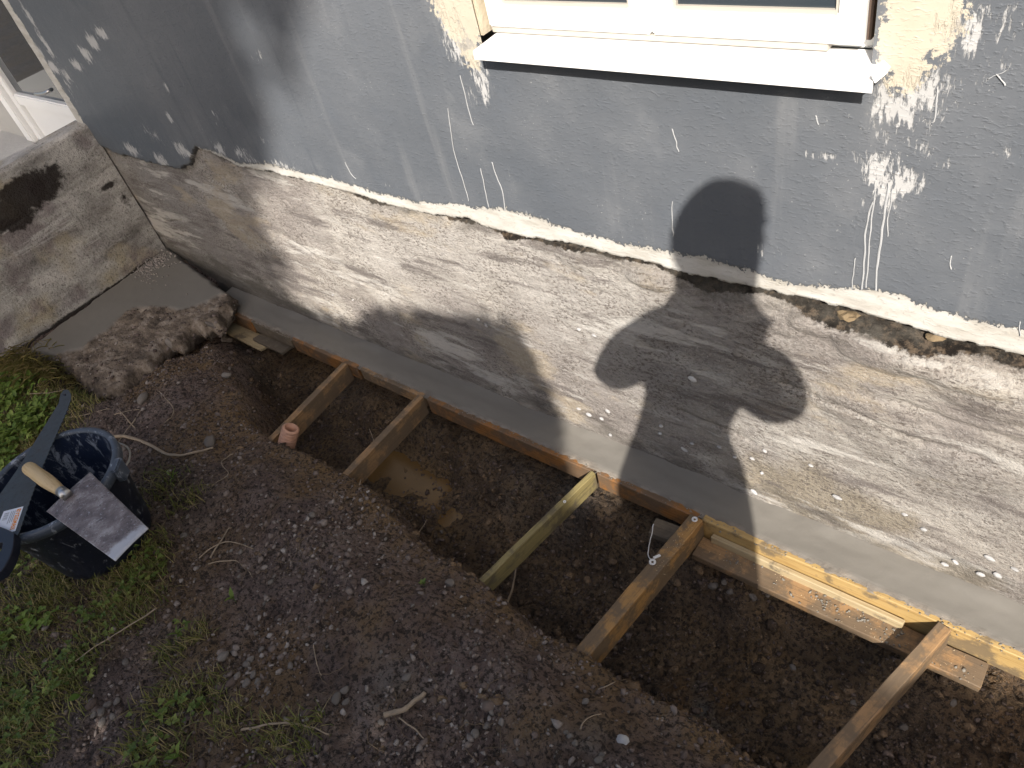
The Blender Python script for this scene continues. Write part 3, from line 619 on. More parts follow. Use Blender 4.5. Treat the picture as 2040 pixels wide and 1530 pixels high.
# ---- door in the recess at the far left
LAND_Z = float(on_y(172, 243, 0.0)[2])
door = empty('door'); door.parent = house
yd = 0.20
def Dp(px, py, y=yd): p = on_y(px, py, y); return p[0], p[2]
dx0 = Dp(38, 205)[0]; rz = Dp(60, 190)[1]; pz = Dp(75, 213)[1]
dxr = X_END + 0.30
box('door_wall', -6.0, dx0 - 0.10, yd - 0.02, yd + 0.3, -0.3, 3.0, M['plaster'], door, 0)
box('door_jamb', dx0 - 0.099, dx0 - 0.012, yd - 0.045, yd + 0.05, 0.252, 2.6, M['pvc'], door, 0.006)
box('stile', dx0 - 0.010, dx0 + 0.055, yd - 0.020, yd + 0.03, 0.256, 2.5, M['pvc'], door, 0.005)
box('rail', dx0 + 0.056, dxr, yd - 0.020, yd + 0.03, pz, rz, M['pvc'], door, 0.006)
box('panel', dx0 + 0.056, dxr, yd - 0.002, yd + 0.02, 0.256, pz - 0.002, M['pvc'], door, 0.002)
box('pane', dx0 + 0.056, dxr, yd + 0.004, yd + 0.010, rz + 0.002, 2.45, M['glass'], door, 0)
hp = [on_y(70, 187, yd - .055), on_y(85, 187, yd - .06), on_y(98, 181, yd - .045), on_y(103, 178, yd - .021)]
tube('handle', smooth_path(hp, 12), 0.008, M['steel'], door, 8)
# ================================================================ CONCRETE LANDING (low wall at the left)
LX = float(on_y(330, 495, 0.0)[0])
nx, nz = 330, 150
ly = np.linspace(-2.1, 0.0, nx); lz = np.linspace(-0.4, LAND_Z, nz)
LY, LZ = np.meshgrid(ly, lz)
seam = LAND_Z - 0.185 + 0.006 * fbm(LY * 4, LY * 0, 3, 71)
bulge = LX - 0.004 * fbm(LY * 3, LZ * 3, 4, 72) - 0.0028 * fbm(LY * 22, LZ * 26, 4, 73, .6) + 0.012 * sstep(0.006, -0.006, LZ - seam) * 0 + 0.004 * np.exp(-((LZ - seam) / 0.006) ** 2) * -1
bulge = bulge - 0.012 * sstep(LAND_Z - 0.012, LAND_Z, LZ)
st = np.zeros_like(LY)
for (px, py, ry, rz_, a_) in [(60, 380, .16, .075, 1.0), (20, 430, .14, .07, .9), (90, 350, .10, .04, .7), (215, 370, .06, .02, .7), (250, 400, .03, .05, .5), (0, 330, .1, .015, .8)]:
    p = on_x(px, py, LX); st = np.maximum(st, a_ * np.exp(-((LY - p[1]) / ry) ** 2 - ((LZ - p[2]) / rz_) ** 2))
st = np.maximum(st, .75 * np.exp(-((LZ - 0.0) / 0.02) ** 2))
landing = tag(empty('concrete_landing', (LX, 0, 0)), 'stained concrete side of the raised landing below the white door', 'landing')
V_ = np.stack([bulge - LX, LY, LZ], -1).reshape(-1, 3)
obj('side_face', np_mesh('side_face', V_, grid_faces(nx, nz), M['landing'], True, {'stain': st.ravel()}), landing)
nx2 = 30
tx = np.linspace(-0.105, -0.008, nx2); ty = np.linspace(-2.1, -0.001, 160); TX, TY = np.meshgrid(tx, ty)
cut = TY.copy(); TZ = LAND_Z - 0.004 + 0.003 * fbm(TX * 5, TY * 5, 4, 75) - 0.008 * sstep(-0.03, 0, TX)
V_ = np.stack([TX + 0.004 * fbm(TX * 0, TY * 20, 3, 76) * (TX > -0.05), TY, TZ], -1).reshape(-1, 3)
Ft = grid_faces(nx2, 160)
kx = V_[Ft][:, :, 0].mean(1) + LX; ky = V_[Ft][:, :, 1].mean(1)

obj('top_slab', np_mesh('top_slab', V_, Ft, M['landing'], True, {'stain': np.zeros(V_.shape[0])}), landing)
box('back_face', -0.106, -0.100, -2.1, -0.002, -.4, LAND_Z - .006, M['plaster'], landing, 0)
box('landing_floor', -2.6, -0.107, -2.1, 0.215, .10, .25, M['plaster'], landing, 0)
# ================================================================ GROUND (one sheet, trench included)
sl_px = [(326, 490), (392, 530), (462, 574), (452, 596), (438, 604), (436, 622), (424, 640), (404, 632), (390, 640), (372, 640), (360, 656), (352, 676), (326, 672), (312, 676), (300, 700), (292, 716), (270, 722), (248, 744), (222, 764), (196, 768), (168, 764), (140, 745), (120, 725), (80, 708), (40, 700), (20, 715), (15, 690), (60, 690)]
sm_px = [(326, 490), (392, 530), (458, 570), (440, 575), (400, 596), (360, 610), (330, 606), (300, 606), (262, 612), (235, 632), (212, 652), (190, 668), (164, 690), (120, 702), (92, 708), (66, 700), (60, 690)]
SLZ = 0.008
slp = [tuple(on_z(a_, b_, SLZ)[:2]) for a_, b_ in sl_px]; smp = [tuple(on_z(a_, b_, SLZ)[:2]) for a_, b_ in sm_px]
SLAB_P = list(slp)
STRIP = 1.53 - 1.465 * 1.1          # level of the fresh cement strip, -0.0815
PUD_Z = -0.340
SX0_ = float(on_z(447, 585, STRIP)[0])
PUDS = [(tuple(on_z(px, py, PUD_Z)[:2]), r_) for px, py, r_ in [(815, 945, .090), (770, 920, .07), (870, 975, .065), (895, 1035, .050), (655, 890, .060)]]
TR = [(-2.86, 0.3), (-2.84, -0.13), (-2.70, -0.24), (-2.50, -0.31), (-2.28, -0.38), (-2.08, -0.46), (-1.92, -0.51), (-1.72, -0.48), (-1.55, -0.475), (-1.35, -0.515), (-1.15, -0.55), (-0.97, -0.555), (-0.80, -0.56), (-0.62, -0.57), (-0.42, -0.575), (-0.2, -0.58), (0.1, -0.60), (0.6, -0.62), (3.2, -0.65), (3.2, 0.3)]
def ground_z(x, y, detail=True):
    x = np.asarray(x, float); y = np.asarray(y, float)
    wx = x + 0.030 * fbm(x * 5, y * 5, 3, 81); wy = y + 0.035 * fbm(x * 5, y * 5, 3, 82)
    d = poly_sdf(wx, wy, TR)
    left = sstep(-2.15, -2.75, x)
    dep = (0.335 - 0.15 * left + 0.035 * fbm(x * 3, y * 3, 3, 83)) * sstep(-0.012, 0.10 + 0.18 * left, d) * (1 - 0.12 * sstep(0.1, 0.45, d))
    lip = -0.045 * sstep(-0.20, 0.03, d) + 0.042 * np.exp(-((d + 0.17) / 0.11) ** 2) * sstep(-2.0, -1.6, x)
    dep = dep - 0.105 * sstep(-0.25, -0.13, y) * sstep(-2.25, -2.0, x) * sstep(0.05, 0.15, d)      # earth left against the formwork
    mound = 0.065 * np.exp(-((y + 1.25) / 0.55) ** 2) * sstep(-1.9, -0.5, x) * sstep(3.5, 2.5, x)
    fade = sstep(6, 3.6, np.abs(x)) * sstep(-4.5, -2.6, y) * sstep(1.2, 0.2, y)
    z = -dep + lip + mound * sstep(0.02, -0.25, d)
    z = z + fade * (0.018 * fbm(x * 2.4, y * 2.4, 3, 84))
    if detail:
        tf = 1 - 0.35 * sstep(-1.3, -2.1, x)
        z = z + fade * tf * (0.014 * fbm(x * 9, y * 9, 4, 85, .55) + 0.012 * fbm(x * 24, y * 24, 3, 86, .6, True) + 0.0065 * fbm(x * 62, y * 62, 3, 87, .65))
        z = z + fade * 0.024 * sstep(0.02, 0.12, d) * fbm(x * 13, y * 13, 4, 88, .6, True)
    sd_ = poly_sdf(wx, wy, SLAB_P)
    z = z - 0.085 * sstep(-0.10, 0.02, sd_) * sstep(-3.18, -2.95, x) - 0.02 * sstep(-0.05, 0.02, sd_)
    for (q_, r_) in PUDS:
        w_ = np.exp(-(np.hypot(wx - q_[0], wy - q_[1]) / (r_ * 2.1)) ** 6); z = z * (1 - w_) + np.maximum(z, PUD_Z + 0.005 + 0.012 * fbm(x * 15, y * 15, 3, 92)) * w_
    for (q_, r_) in PUDS:
        w_ = np.exp(-(np.hypot(wx - q_[0], wy - q_[1]) / (r_ * 1.2)) ** 4); z = z * (1 - w_) + (PUD_Z - 0.003 + 0.008 * fbm(x * 18, y * 18, 4, 89)) * w_
    z = np.where((y > -0.14) & (x > SX0_ - 0.12) & (x < 3.0), np.minimum(z, -0.135 - 0.06 * sstep(-2.2, -2.5, x)), z)
    z = np.where((np.abs(x) > 6) | (y > 1.0) | (y < -5), np.minimum(z, 0) * 0, z)
    return z
def on_ground(px, py, lift=0.0):
    z = 0.0; p = None
    for _ in range(14):
        p = on_z(px, py, z); z = 0.5 * z + 0.5 * (float(ground_z(p[0], p[1])) + lift)
    return p
gx = np.concatenate([[-90, -50, -28, -16, -10, -7, -5.2, -4.3, -3.8, -3.55], np.arange(-3.40, 0.46, 0.0062), np.linspace(0.5, 3.6, 60), [4.2, 5, 7, 10, 16, 28, 50, 90]])
gy = np.concatenate([[-90, -50, -28, -16, -10, -7, -5.5, -4.6], np.linspace(-4.0, -2.0, 40), np.arange(-1.96, -0.07, 0.0062), [-0.06, 0.02, 0.1, 0.3, 1.1, 3, 7, 16, 40, 90]])
QX, QY = np.meshgrid(gx, gy); QZ = ground_z(QX, QY)
TD = poly_sdf(QX + 0.03 * fbm(QX * 5, QY * 5, 3, 81), QY + 0.035 * fbm(QX * 5, QY * 5, 3, 82), TR)
near = (np.abs(QX) < 4) & (QY > -3)
def gspots(lst):
    s_ = np.zeros_like(QX)
    for (px, py, r_, a_, z_) in lst:
        p = on_z(px, py, z_); e_ = ((QX - p[0]) ** 2 + (QY - p[1]) ** 2) / r_ ** 2
        s_ = np.maximum(s_, a_ * np.exp(-e_ * (1 + .6 * fbm(QX * 30, QY * 30, 3, 91))))
    return np.clip(s_, 0, 1)
orange = gspots([(1340, 1310, .03, .8, -.22), (1345, 1350, .03, .7, -.22), (1430, 1340, .035, .7, -.22), (1425, 1430, .035, 1., -.22), (400, 720, .07, .35, -.15), (2000, 1440, .08, .4, -.2), (1990, 1340, .06, .35, -.2), (1300, 1360, .02, .6, -.22)])
greyspot = gspots([(1395, 1360, .03, .9, -.22), (1410, 1390, .022, .8, -.22), (1425, 1400, .02, .8, -.22), (1390, 1310, .02, .6, -.22), (510, 740, .03, .5, -.2), (1130, 990, .06, .45, -.2), (1020, 960, .06, .35, -.2), (350, 1290, .05, .5, 0), (790, 1380, .05, .5, 0), (1190, 1500, .05, .5, 0), (560, 1150, .05, .25, 0)])
TURF = [(40, 860, .30, 1), (60, 730, .14, .8), (330, 980, .16, .6), (380, 1000, .10, .7), (100, 1180, .22, .9), (40, 1220, .25, .8), (270, 1140, .14, .9), (250, 1200, .16, .8), (30, 1400, .18, .9), (70, 1440, .16, 1), (130, 1360, .10, .9), (170, 1310, .10, .8), (350, 1410, .10, .9), (350, 1300, .07, .7), (320, 1500, .12, .9), (420, 1390, .08, .8), (400, 1270, .06, .6), (560, 1500, .10, .7), (470, 1450, .08, .6), (620, 1490, .10, .6), (0, 1000, .2, .8), (30, 1100, .15, .8), (200, 1240, .12, .7), (380, 1130, .10, .4)]
turf_xy = [(on_z(px, py, 0.0), r_, a_) for px, py, r_, a_ in TURF]
def turf_at(x, y):
    s_ = np.zeros(np.shape(x))
    for p, r_, a_ in turf_xy: s_ = np.maximum(s_, a_ * np.exp(-((x - p[0]) ** 2 + (y - p[1]) ** 2) / r_ ** 2))
    return s_
turf = np.maximum(turf_at(QX, QY), sstep(-2.5, -3.2, QY))
turf = np.maximum(turf, (~near) * 1.0)
bank = np.maximum(np.exp(-((TD + 0.02) / 0.05) ** 2), gspots([(820, 950, .16, 1., -.34), (880, 1045, .10, 1., -.34), (650, 890, .09, .8, -.34), (1500, 1300, .10, .5, -.25), (380, 720, .12, .6, -.15), (1300, 1340, .06, .6, -.2), (1600, 1480, .1, .6, -.2), (760, 880, .1, .6, -.28)]))
ground = obj('ground', np_mesh('ground', np.stack([QX, QY, QZ], -1).reshape(-1, 3), grid_faces(len(gx), len(gy)), M['soil'], True,
             dict(trench=sstep(0.03, 0.12, TD).ravel(), bank=bank.ravel(), orange=orange.ravel(), grey=greyspot.ravel(), turf=turf.ravel())))
tag(ground, 'dug dark soil with a trench along the house plinth', None, None, 'structure')
# muddy water standing in the trench
for k, (idx, lab) in enumerate([((0, 1, 2), 'wide shallow pool of muddy water between the second and third braces'), ((3,), 'small round brown puddle beside the trench bank'), ((4,), 'muddy puddle between the two left braces')]):
    c = np.mean([PUDS[i_][0] for i_ in idx], 0); R_ = max(np.hypot(*(np.array(PUDS[i_][0]) - c)) + PUDS[i_][1] for i_ in idx) * 1.8
    g_ = np.arange(-R_, R_, .008); WX, WY = np.meshgrid(g_ + c[0], g_ + c[1])
    ins = np.max([1 - np.hypot(WX - PUDS[i_][0][0], WY - PUDS[i_][0][1]) / (PUDS[i_][1] * 1.40) for i_ in idx], 0) + .12 * fbm(WX * 20, WY * 20, 3, 90 + k)
    Fw = grid_faces(len(g_), len(g_)); Fw = Fw[ins.ravel()[Fw].min(1) > 0]
    v, f, a = compact(np.stack([WX - c[0], WY - c[1], 0 * WX], -1).reshape(-1, 3), Fw, {})
    tag(obj('puddle', np_mesh('puddle', v, f, M['water']), None, (c[0], c[1], PUD_Z - .0025 * k)), lab, None, None, 'structure')
# ================================================================ FRESH CEMENT STRIP behind the formwork
SX0, SX1 = float(on_z(447, 585, STRIP)[0]), 1.6
foot = tag(empty('cement_footing', (0, 0, STRIP)), 'fresh smooth grey cement strip along the foot of the wall', 'cement strip')
cx = np.concatenate([np.arange(SX0, 0.3, 0.006), np.linspace(0.31, SX1, 60)]); cy = np.linspace(-0.097, 0.02, 26)
CX, CY = np.meshgrid(cx, cy)
CY = CY - sstep(-0.075, -0.097, CY) * (0.006 + 0.008 * fbm(CX * 16, CX * 0, 4, 106) + 0.003 * fbm(CX * 70, CX * 0, 3, 107))
CZ = 0.0035 * fbm(CX * 3, CY * 9, 3, 101) + 0.0012 * fbm(CX * 18, CY * 24, 3, 102) + 0.010 * sstep(-0.03, 0.02, CY) * (0.5 + fbm(CX * 7, CY * 3, 3, 103)) - 0.006 * sstep(-0.085, -0.1, CY)
rough_f = np.clip(sstep(-0.080, -0.096, CY + 0.010 * fbm(CX * 20, CY * 5, 3, 104)), 0, 1) * 0.55
CZ = CZ + rough_f * 0.006 * fbm(CX * 60, CY * 60, 3, 105)
ny_, nx_ = CX.shape
top_i = np.arange(nx_ * ny_).reshape(ny_, nx_)
Vt = np.stack([CX, CY, CZ], -1).reshape(-1, 3); Vb = Vt[top_i[0]].copy(); Vb[:, 2] = -0.25; Vb[:, 1] = 0.01
Vl = Vt[top_i[:, 0]].copy(); Vl[:, 2] = -0.25
Fs = [grid_faces(nx_, ny_), np.stack([top_i[0][:-1], len(Vt) + np.arange(nx_ - 1), len(Vt) + np.arange(1, nx_), top_i[0][1:]], 1),
      np.stack([top_i[1:, 0], len(Vt) + nx_ + np.arange(1, ny_), len(Vt) + nx_ + np.arange(ny_ - 1), top_i[:-1, 0]], 1)]
obj('strip', np_mesh('strip', np.concatenate([Vt, Vb, Vl]), np.concatenate(Fs), M['cement'], True, {'rough': np.concatenate([rough_f.ravel(), np.ones(nx_), np.ones(ny_) * .5])}), foot)
# crumbs helper: many little lumps in one mesh
def ico_arrays(sub=1):
    bm = bmesh.new(); bmesh.ops.create_icosphere(bm, subdivisions=sub, radius=1)
    bm.verts.ensure_lookup_table(); V_ = np.array([v_.co[:] for v_ in bm.verts]); F_ = np.array([[v_.index for v_ in f_.verts] for f_ in bm.faces]); bm.free(); return V_, F_
ICO_V, ICO_F = ico_arrays(1)
def lumps(name, P3, S, mat, parent=None, flat=0.7, rnd=None, smooth=True):
    n_ = len(P3); r_ = rng
    base = ICO_V[None] * (1 + 0.28 * r_.normal(size=(n_, len(ICO_V), 1)))
    q = r_.normal(size=(n_, 4)); q /= np.linalg.norm(q, axis=1)[:, None]
    w_, x_, y_, z_ = q.T
    Rm = np.stack([1 - 2 * (y_ ** 2 + z_ ** 2), 2 * (x_ * y_ - z_ * w_), 2 * (x_ * z_ + y_ * w_), 2 * (x_ * y_ + z_ * w_), 1 - 2 * (x_ ** 2 + z_ ** 2), 2 * (y_ * z_ - x_ * w_), 2 * (x_ * z_ - y_ * w_), 2 * (y_ * z_ + x_ * w_), 1 - 2 * (x_ ** 2 + y_ ** 2)], 1).reshape(n_, 3, 3)
    an = np.stack([r_.uniform(.8, 1.35, n_), r_.uniform(.7, 1.1, n_), r_.uniform(.55, 1, n_)], 1)
    V_ = np.einsum('nij,nkj->nki', Rm, base * an[:, None]) * S[:, None, None]
    V_[:, :, 2] *= flat
    V_ = V_ + P3[:, None]
    F_ = (ICO_F[None] + (np.arange(n_) * len(ICO_V))[:, None, None]).reshape(-1, 3)
    rr = r_.uniform(0, 1, n_) if rnd is None else rnd
    return obj(name, np_mesh(name, V_.reshape(-1, 3), F_, mat, smooth, {'rnd': np.repeat(rr, len(ICO_V)), 'rough': np.full(n_ * len(ICO_V), .08)}), parent)
k_ = 700
bx = rng.uniform(SX0, 0.35, k_); by = -0.100 + rng.normal(0, 0.006, k_)
P3 = np.stack([bx, by, -0.004 + rng.uniform(-0.003, 0.002, k_)], 1)
keep = (fbm(bx * 6, bx * 0, 3, 110) > -0.25)
tag(lumps('squeezed_mortar', P3[keep], rng.uniform(0.0010, 0.0030, k_)[keep], M['dab'], foot, .38), None, None, None, 'stuff')
# ================================================================ CORNER SLAB with a broken crust
slp[0] = (LX - .02, .03); smp[0] = (LX - .02, .03)
xa, xb = min(p[0] for p in slp) - .03, max(p[0] for p in slp) + .03; ya, yb = min(p[1] for p in slp) - .03, 0.03
ax_, ay_ = np.arange(xa, xb, 0.006), np.arange(ya, yb, 0.006); AX, AY = np.meshgrid(ax_, ay_)
ed = poly_sdf(AX + 0.012 * fbm(AX * 16, AY * 16, 4, 121), AY + 0.012 * fbm(AX * 16, AY * 16, 4, 122), slp)
smd = poly_sdf(AX + 0.010 * fbm(AX * 14, AY * 14, 3, 123), AY + 0.010 * fbm(AX * 14, AY * 14, 3, 124), smp)
AX2, AY2 = AX, AY
rgh = sstep(0.006, -0.012, smd)
slope = (AX - LX) * -0.055                                   # falls towards the strip
AZ = SLZ + 0.012 + slope + 0.0015 * fbm(AX * 7, AY * 7, 3, 125) + rgh * (-0.012 + 0.018 * fbm(AX * 13, AY * 13, 4, 126) + 0.014 * fbm(AX * 34, AY * 34, 4, 127, .65, True)) - 0.045 * sstep(0.035, 0.0, ed) ** 2
Fa = grid_faces(len(ax_), len(ay_)); Fa = Fa[ed.ravel()[Fa].min(1) > 0]
Va = np.stack([AX, AY, AZ], -1).reshape(-1, 3)
# skirt
E_ = np.concatenate([Fa[:, [0, 1]], Fa[:, [1, 2]], Fa[:, [2, 3]], Fa[:, [3, 0]]])
key = np.sort(E_, 1); _, inv, cnt = np.unique(key[:, 0].astype(np.int64) * 10 ** 7 + key[:, 1], return_inverse=True, return_counts=True)
Bd = E_[cnt[inv] == 1]
bu = np.unique(Bd); mp_ = {int(b): len(Va) + i for i, b in enumerate(bu)}
Vs = Va[bu].copy(); gxd, gyd = np.gradient(ed, 0.006)[1].ravel()[bu], np.gradient(ed, 0.006)[0].ravel()[bu]
Vs[:, 0] += gxd * 0.03; Vs[:, 1] += gyd * 0.03; Vs[:, 2] -= 0.045 + 0.03 * fbm(Vs[:, 0] * 12, Vs[:, 1] * 12, 3, 128)
Fk = np.array([[b, a_, mp_[int(a_)], mp_[int(b)]] for a_, b in Bd])
v, f, a = compact(np.concatenate([Va, Vs]), np.concatenate([Fa, Fk]), {'rough': np.concatenate([rgh.ravel(), np.ones(len(Vs))])})
M['crust'] = mat_cement('corner_cement_crust', (0.152, 0.141, 0.123), (0.203, 0.190, 0.168))
slab = tag(obj('corner_slab', np_mesh('corner_slab', v, f, M['crust'], True, a)), 'grey cement slab in the wall corner with a crumbled crust edge', 'slab')
rb_i = np.where((rgh.ravel() > .6) & (ed.ravel() > .002))[0]; rb_i = rng.choice(rb_i, 1100)
tag(lumps('rubble', Va[rb_i] + rng.normal(0, .003, (1100, 3)) * [1, 1, .4] - [0, 0, .003], np.clip(rng.lognormal(-5.6, .5, 1100), .0015, .010), M['crumb'], slab, .55, rng.uniform(.05, .85, 1100)), None, None, None, 'stuff')
crust_rock = [rock_mesh('crust_stone', M['rock'], 3, 140 + k, .35) for k in range(3)]
for k, (px, py, z_, s_, lab) in enumerate([(424, 648, -.05, (.030, .026, .016), 'sharp pale stone jutting from the slab crust nearest the formwork'), (343, 690, -.055, (.036, .030, .018), 'rounded grey stone under the middle of the broken slab edge'), (372, 610, -.0, (.016, .013, .010), None)]):
    p = on_z(px, py, z_)
    if lab: tag(rock('edge_stone', crust_rock[k], tuple(p), s_), lab, 'stone')
# white crumbs swept into the corner
pp = []
for _ in range(360):
    t_ = rng.uniform(0, 1); px = 335 - 58 * t_ + rng.normal(0, 7); py = 508 + 40 * t_ + rng.normal(0, 7)
    if rng.uniform() < .15: px += rng.normal(15, 20); py += abs(rng.normal(5, 12))
    p = on_z(px, py, 0.014)
    if p[0] < LX + .006 or p[1] > -.01: continue
    pp.append((p[0], p[1], SLZ + 0.014 + (p[0] - LX) * -0.055))
tag(lumps('mortar_crumbs', np.array(pp), rng.uniform(.0015, .0055, len(pp)), M['crumb'], None, .7, rng.uniform(.86, 1, len(pp))), 'pale mortar crumbs swept into the slab corner', 'crumbs', None, 'stuff')
# ================================================================ FORMWORK
def board(name, L, W_, H_, mat, seed=0, jit=0.0012):
    """board along local x from 0 to L, centred in y, top at z = 0"""
    bm = bmesh.new(); box_bm(bm, 0, L, -W_ / 2, W_ / 2, -H_, 0)
    bmesh.ops.recalc_face_normals(bm, faces=bm.faces)
    bmesh.ops.bevel(bm, geom=bm.edges[:], offset=0.0016, segments=1, affect='EDGES')
    ed_ = [e_ for e_ in bm.edges if abs((e_.verts[0].co - e_.verts[1].co).x) > L * .5]
    bmesh.ops.subdivide_edges(bm, edges=ed_, cuts=max(4, int(L / .03)), use_grid_fill=True)
    for v_ in bm.verts:
        c = v_.co; v_.co += Vector((jit * float(perlin(c.y * 60 + seed, c.z * 60)) * 3, jit * float(perlin(c.x * 14 + seed, c.z * 25)), jit * float(perlin(c.x * 14 + seed * 2.1, c.y * 25 + 5))))
        v_.co.y += 0.002 * math.sin(c.x * 2.3 + seed)
    return bm_mesh(name, bm, mat)
def place_board(name, p0, p1, W_, H_, mat, label, cat='board', group=None, seed=0, roll=0.0):
    p0 = Vector(p0); p1 = Vector(p1); d = p1 - p0; L = d.length
    xaxis = d.normalized(); zaxis = Vector((0, 0, 1)); zaxis = (zaxis - xaxis * zaxis.dot(xaxis)).normalized(); yaxis = zaxis.cross(xaxis)
    R_ = Matrix((xaxis, yaxis, zaxis)).transposed().to_4x4() @ Matrix.Rotation(roll, 4, 'X')
    o = obj(name, board(name, L, W_, H_, mat, seed)); o.matrix_world = Matrix.Translation(p0) @ R_
    return tag(o, label, cat, group)
FY = -0.097               # centre line of the formwork boards
def fx_at(px, py): return float(on_z(px, py, STRIP - .002)[0])
GF = 'formwork boards along the cement strip'
segs = [((437, 606), (498, 640), 'wood_orange', .060, 'short wet orange formwork board at the slab end'), ((500, 640), (578, 672), 'wood_muddy', .050, 'mud-caked formwork board behind the pale plywood scraps'), ((580, 674), (712, 732), 'wood_orange', .058, 'orange formwork board ending at the leftmost brace'), ((716, 735), (846, 789), 'wood_brown', .045, 'shaded muddy formwork board between the two left braces'),
        ((850, 793), (1184, 938), 'wood_orange', .062, 'long orange formwork board between the second and third braces'), ((1190, 940), (1394, 1030), 'wood_orange', .062, 'orange formwork board between the third and fourth braces'), ((1398, 1034), (2300, 1430), 'wood_yellow', .074, 'long sunlit yellow formwork board at the right')]
for k, (a_, b_, mt, h_, lab) in enumerate(segs):
    place_board('formwork_board', (fx_at(*a_), FY + .001 * (k % 2), STRIP - .004), (min(fx_at(*b_), 1.4) - .004, FY, STRIP - .004), .022, h_, M[mt], lab, 'board', GF, k)
# ledge boards nailed flat under the formwork
place_board('ledge_board', (-.612, -.146, -.147), (.030, -.140, -.147), .060, .022, M['wood_brown'], 'flat muddy board lying along the foot of the yellow formwork', 'board', None, 21)
place_board('backing_board', (on_z(1405, 1080, -.110)[0], -.1155, -.122), (on_z(1800, 1240, -.110)[0], -.1155, -.124), .013, .026, M['wood_pale'], 'thin weathered white batten against the yellow formwork face', 'board', None, 22)
place_board('plywood_scrap', (-2.762, -.124, -.150), (-2.442, -.128, -.156), .066, .012, M['wood_pale'], 'pale clean plywood offcut left of the mud-caked one', 'board', None, 23, -.12)
place_board('plywood_scrap', (-2.520, -.112, -.146), (-2.335, -.112, -.150), .052, .012, M['wood_muddy'], 'mud-caked plywood offcut under the cement strip', 'board', None, 24, -.12)
p = on_z(1335, 1065, -.150); place_board('dark_offcut', (p[0] - .05, -.150, -.140), (p[0] + .06, -.140, -.140), .05, .022, M['wood_muddy'], 'dark muddy wood offcut beside the brace with two white caps', 'board', None, 25)
# braces
GB = 'timber braces across the trench'
def brace(xc, y1, W_, H_, mt, lab, seed, end=None, dz=0.0, drop=0.0, y0=-0.1095):
    q_ = on_z(*end, STRIP); x1_ = xc + (float(q_[0]) - xc) * (y1 - y0) / (float(q_[1]) - y0)
    return place_board('timber_brace', (xc, y0, STRIP + dz), (x1_, y1, STRIP + dz - drop), W_, H_, M[mt], lab, 'brace', GB, seed)
bx_ = [float(on_z(692, 719, STRIP)[0]), float(on_z(842, 783, STRIP)[0]), float(on_z(1186, 932, STRIP)[0]), float(on_z(1386, 1031, STRIP)[0]), float(on_z(1886, 1242, STRIP)[0])]
b1 = brace(bx_[0], -.58, .024, .072, 'wood_brown', 'leftmost timber brace with the pink corrugated pipe at its foot', 31, (530, 882))
b2 = brace(bx_[1], -.57, .024, .072, 'wood_brown', 'second timber brace from the left, above the muddy pool', 32, (694, 936))
b3 = brace(bx_[2], -.58, .017, .060, 'wood_olive', 'middle greenish timber brace with a single white nail cap', 33, (968, 1146))
b4 = brace(bx_[3], -.62, .036, .074, 'wood_amber', 'fourth timber brace, carrying two white plastic caps', 34, (1160, 1300))
b5 = brace(bx_[4], -.75, .028, .072, 'wood_brown', 'rightmost timber brace reaching the bottom edge, partly sunlit', 35, (1632, 1530))
# white plastic caps, string
def cap(px, py, r_, lab, dz=0.0025, par=None):
    V_, F_ = lathe([(r_ * .35, 0.001), (r_ * .75, 0.0035), (r_, 0.0025), (r_ * 1.02, 0.0), (r_ * .7, -.001)], 18)
    p = on_z(px, py, STRIP + dz); o = obj('nail_plug', np_mesh('nail_plug', V_, F_, M['cap']), None, tuple(p)); return tag(o, lab, 'cap', 'white plastic caps on the braces')
cap(1384, 1035, .0075, 'small white plastic cap on the fourth brace next to the cement'); cap(1300, 1120, .0085, 'white plastic cap halfway along the fourth brace'); cap(1125, 1000, .004, 'tiny white nail cap on the greenish middle brace')
place_board('plastic_strip', tuple(on_z(1302, 1112, STRIP + .002)), tuple(on_z(1316, 1106, STRIP + .003)), .007, .002, M['cap'], 'short white plastic strip beside the cap on the fourth brace', 'plastic strip', None, 26)
sp_ = [on_z(1302, 1044, STRIP - .02), on_z(1298, 1065, STRIP - .03), on_z(1294, 1085, STRIP - .02), on_z(1291, 1105, STRIP - .005), on_z(1297, 1117, STRIP + .004)]
tag(tube('string', smooth_path(sp_, 24, .003, 3), .0013, M['cap']), 'thin white string hanging from the formwork to the fourth brace', 'string')
# ribbed pipe end
V_, F_ = lathe([(.0205 + .0075 * (.5 - .5 * math.cos(i * math.pi / 2)), i * .0030) for i in range(29)] + [(.0190, 28 * .0030), (.0180, .05), (.0175, 0)], 32)
pp_ = on_z(572, 885, -.09); o = obj('corrugated_pipe', np_mesh('corrugated_pipe', V_, F_, M['pipe']), None, (pp_[0] - .012, pp_[1] - .004, -.105)); o.rotation_euler = (-.45, .40, 0)
tag(o, 'pinkish corrugated pipe end sticking up by the leftmost brace', 'pipe')
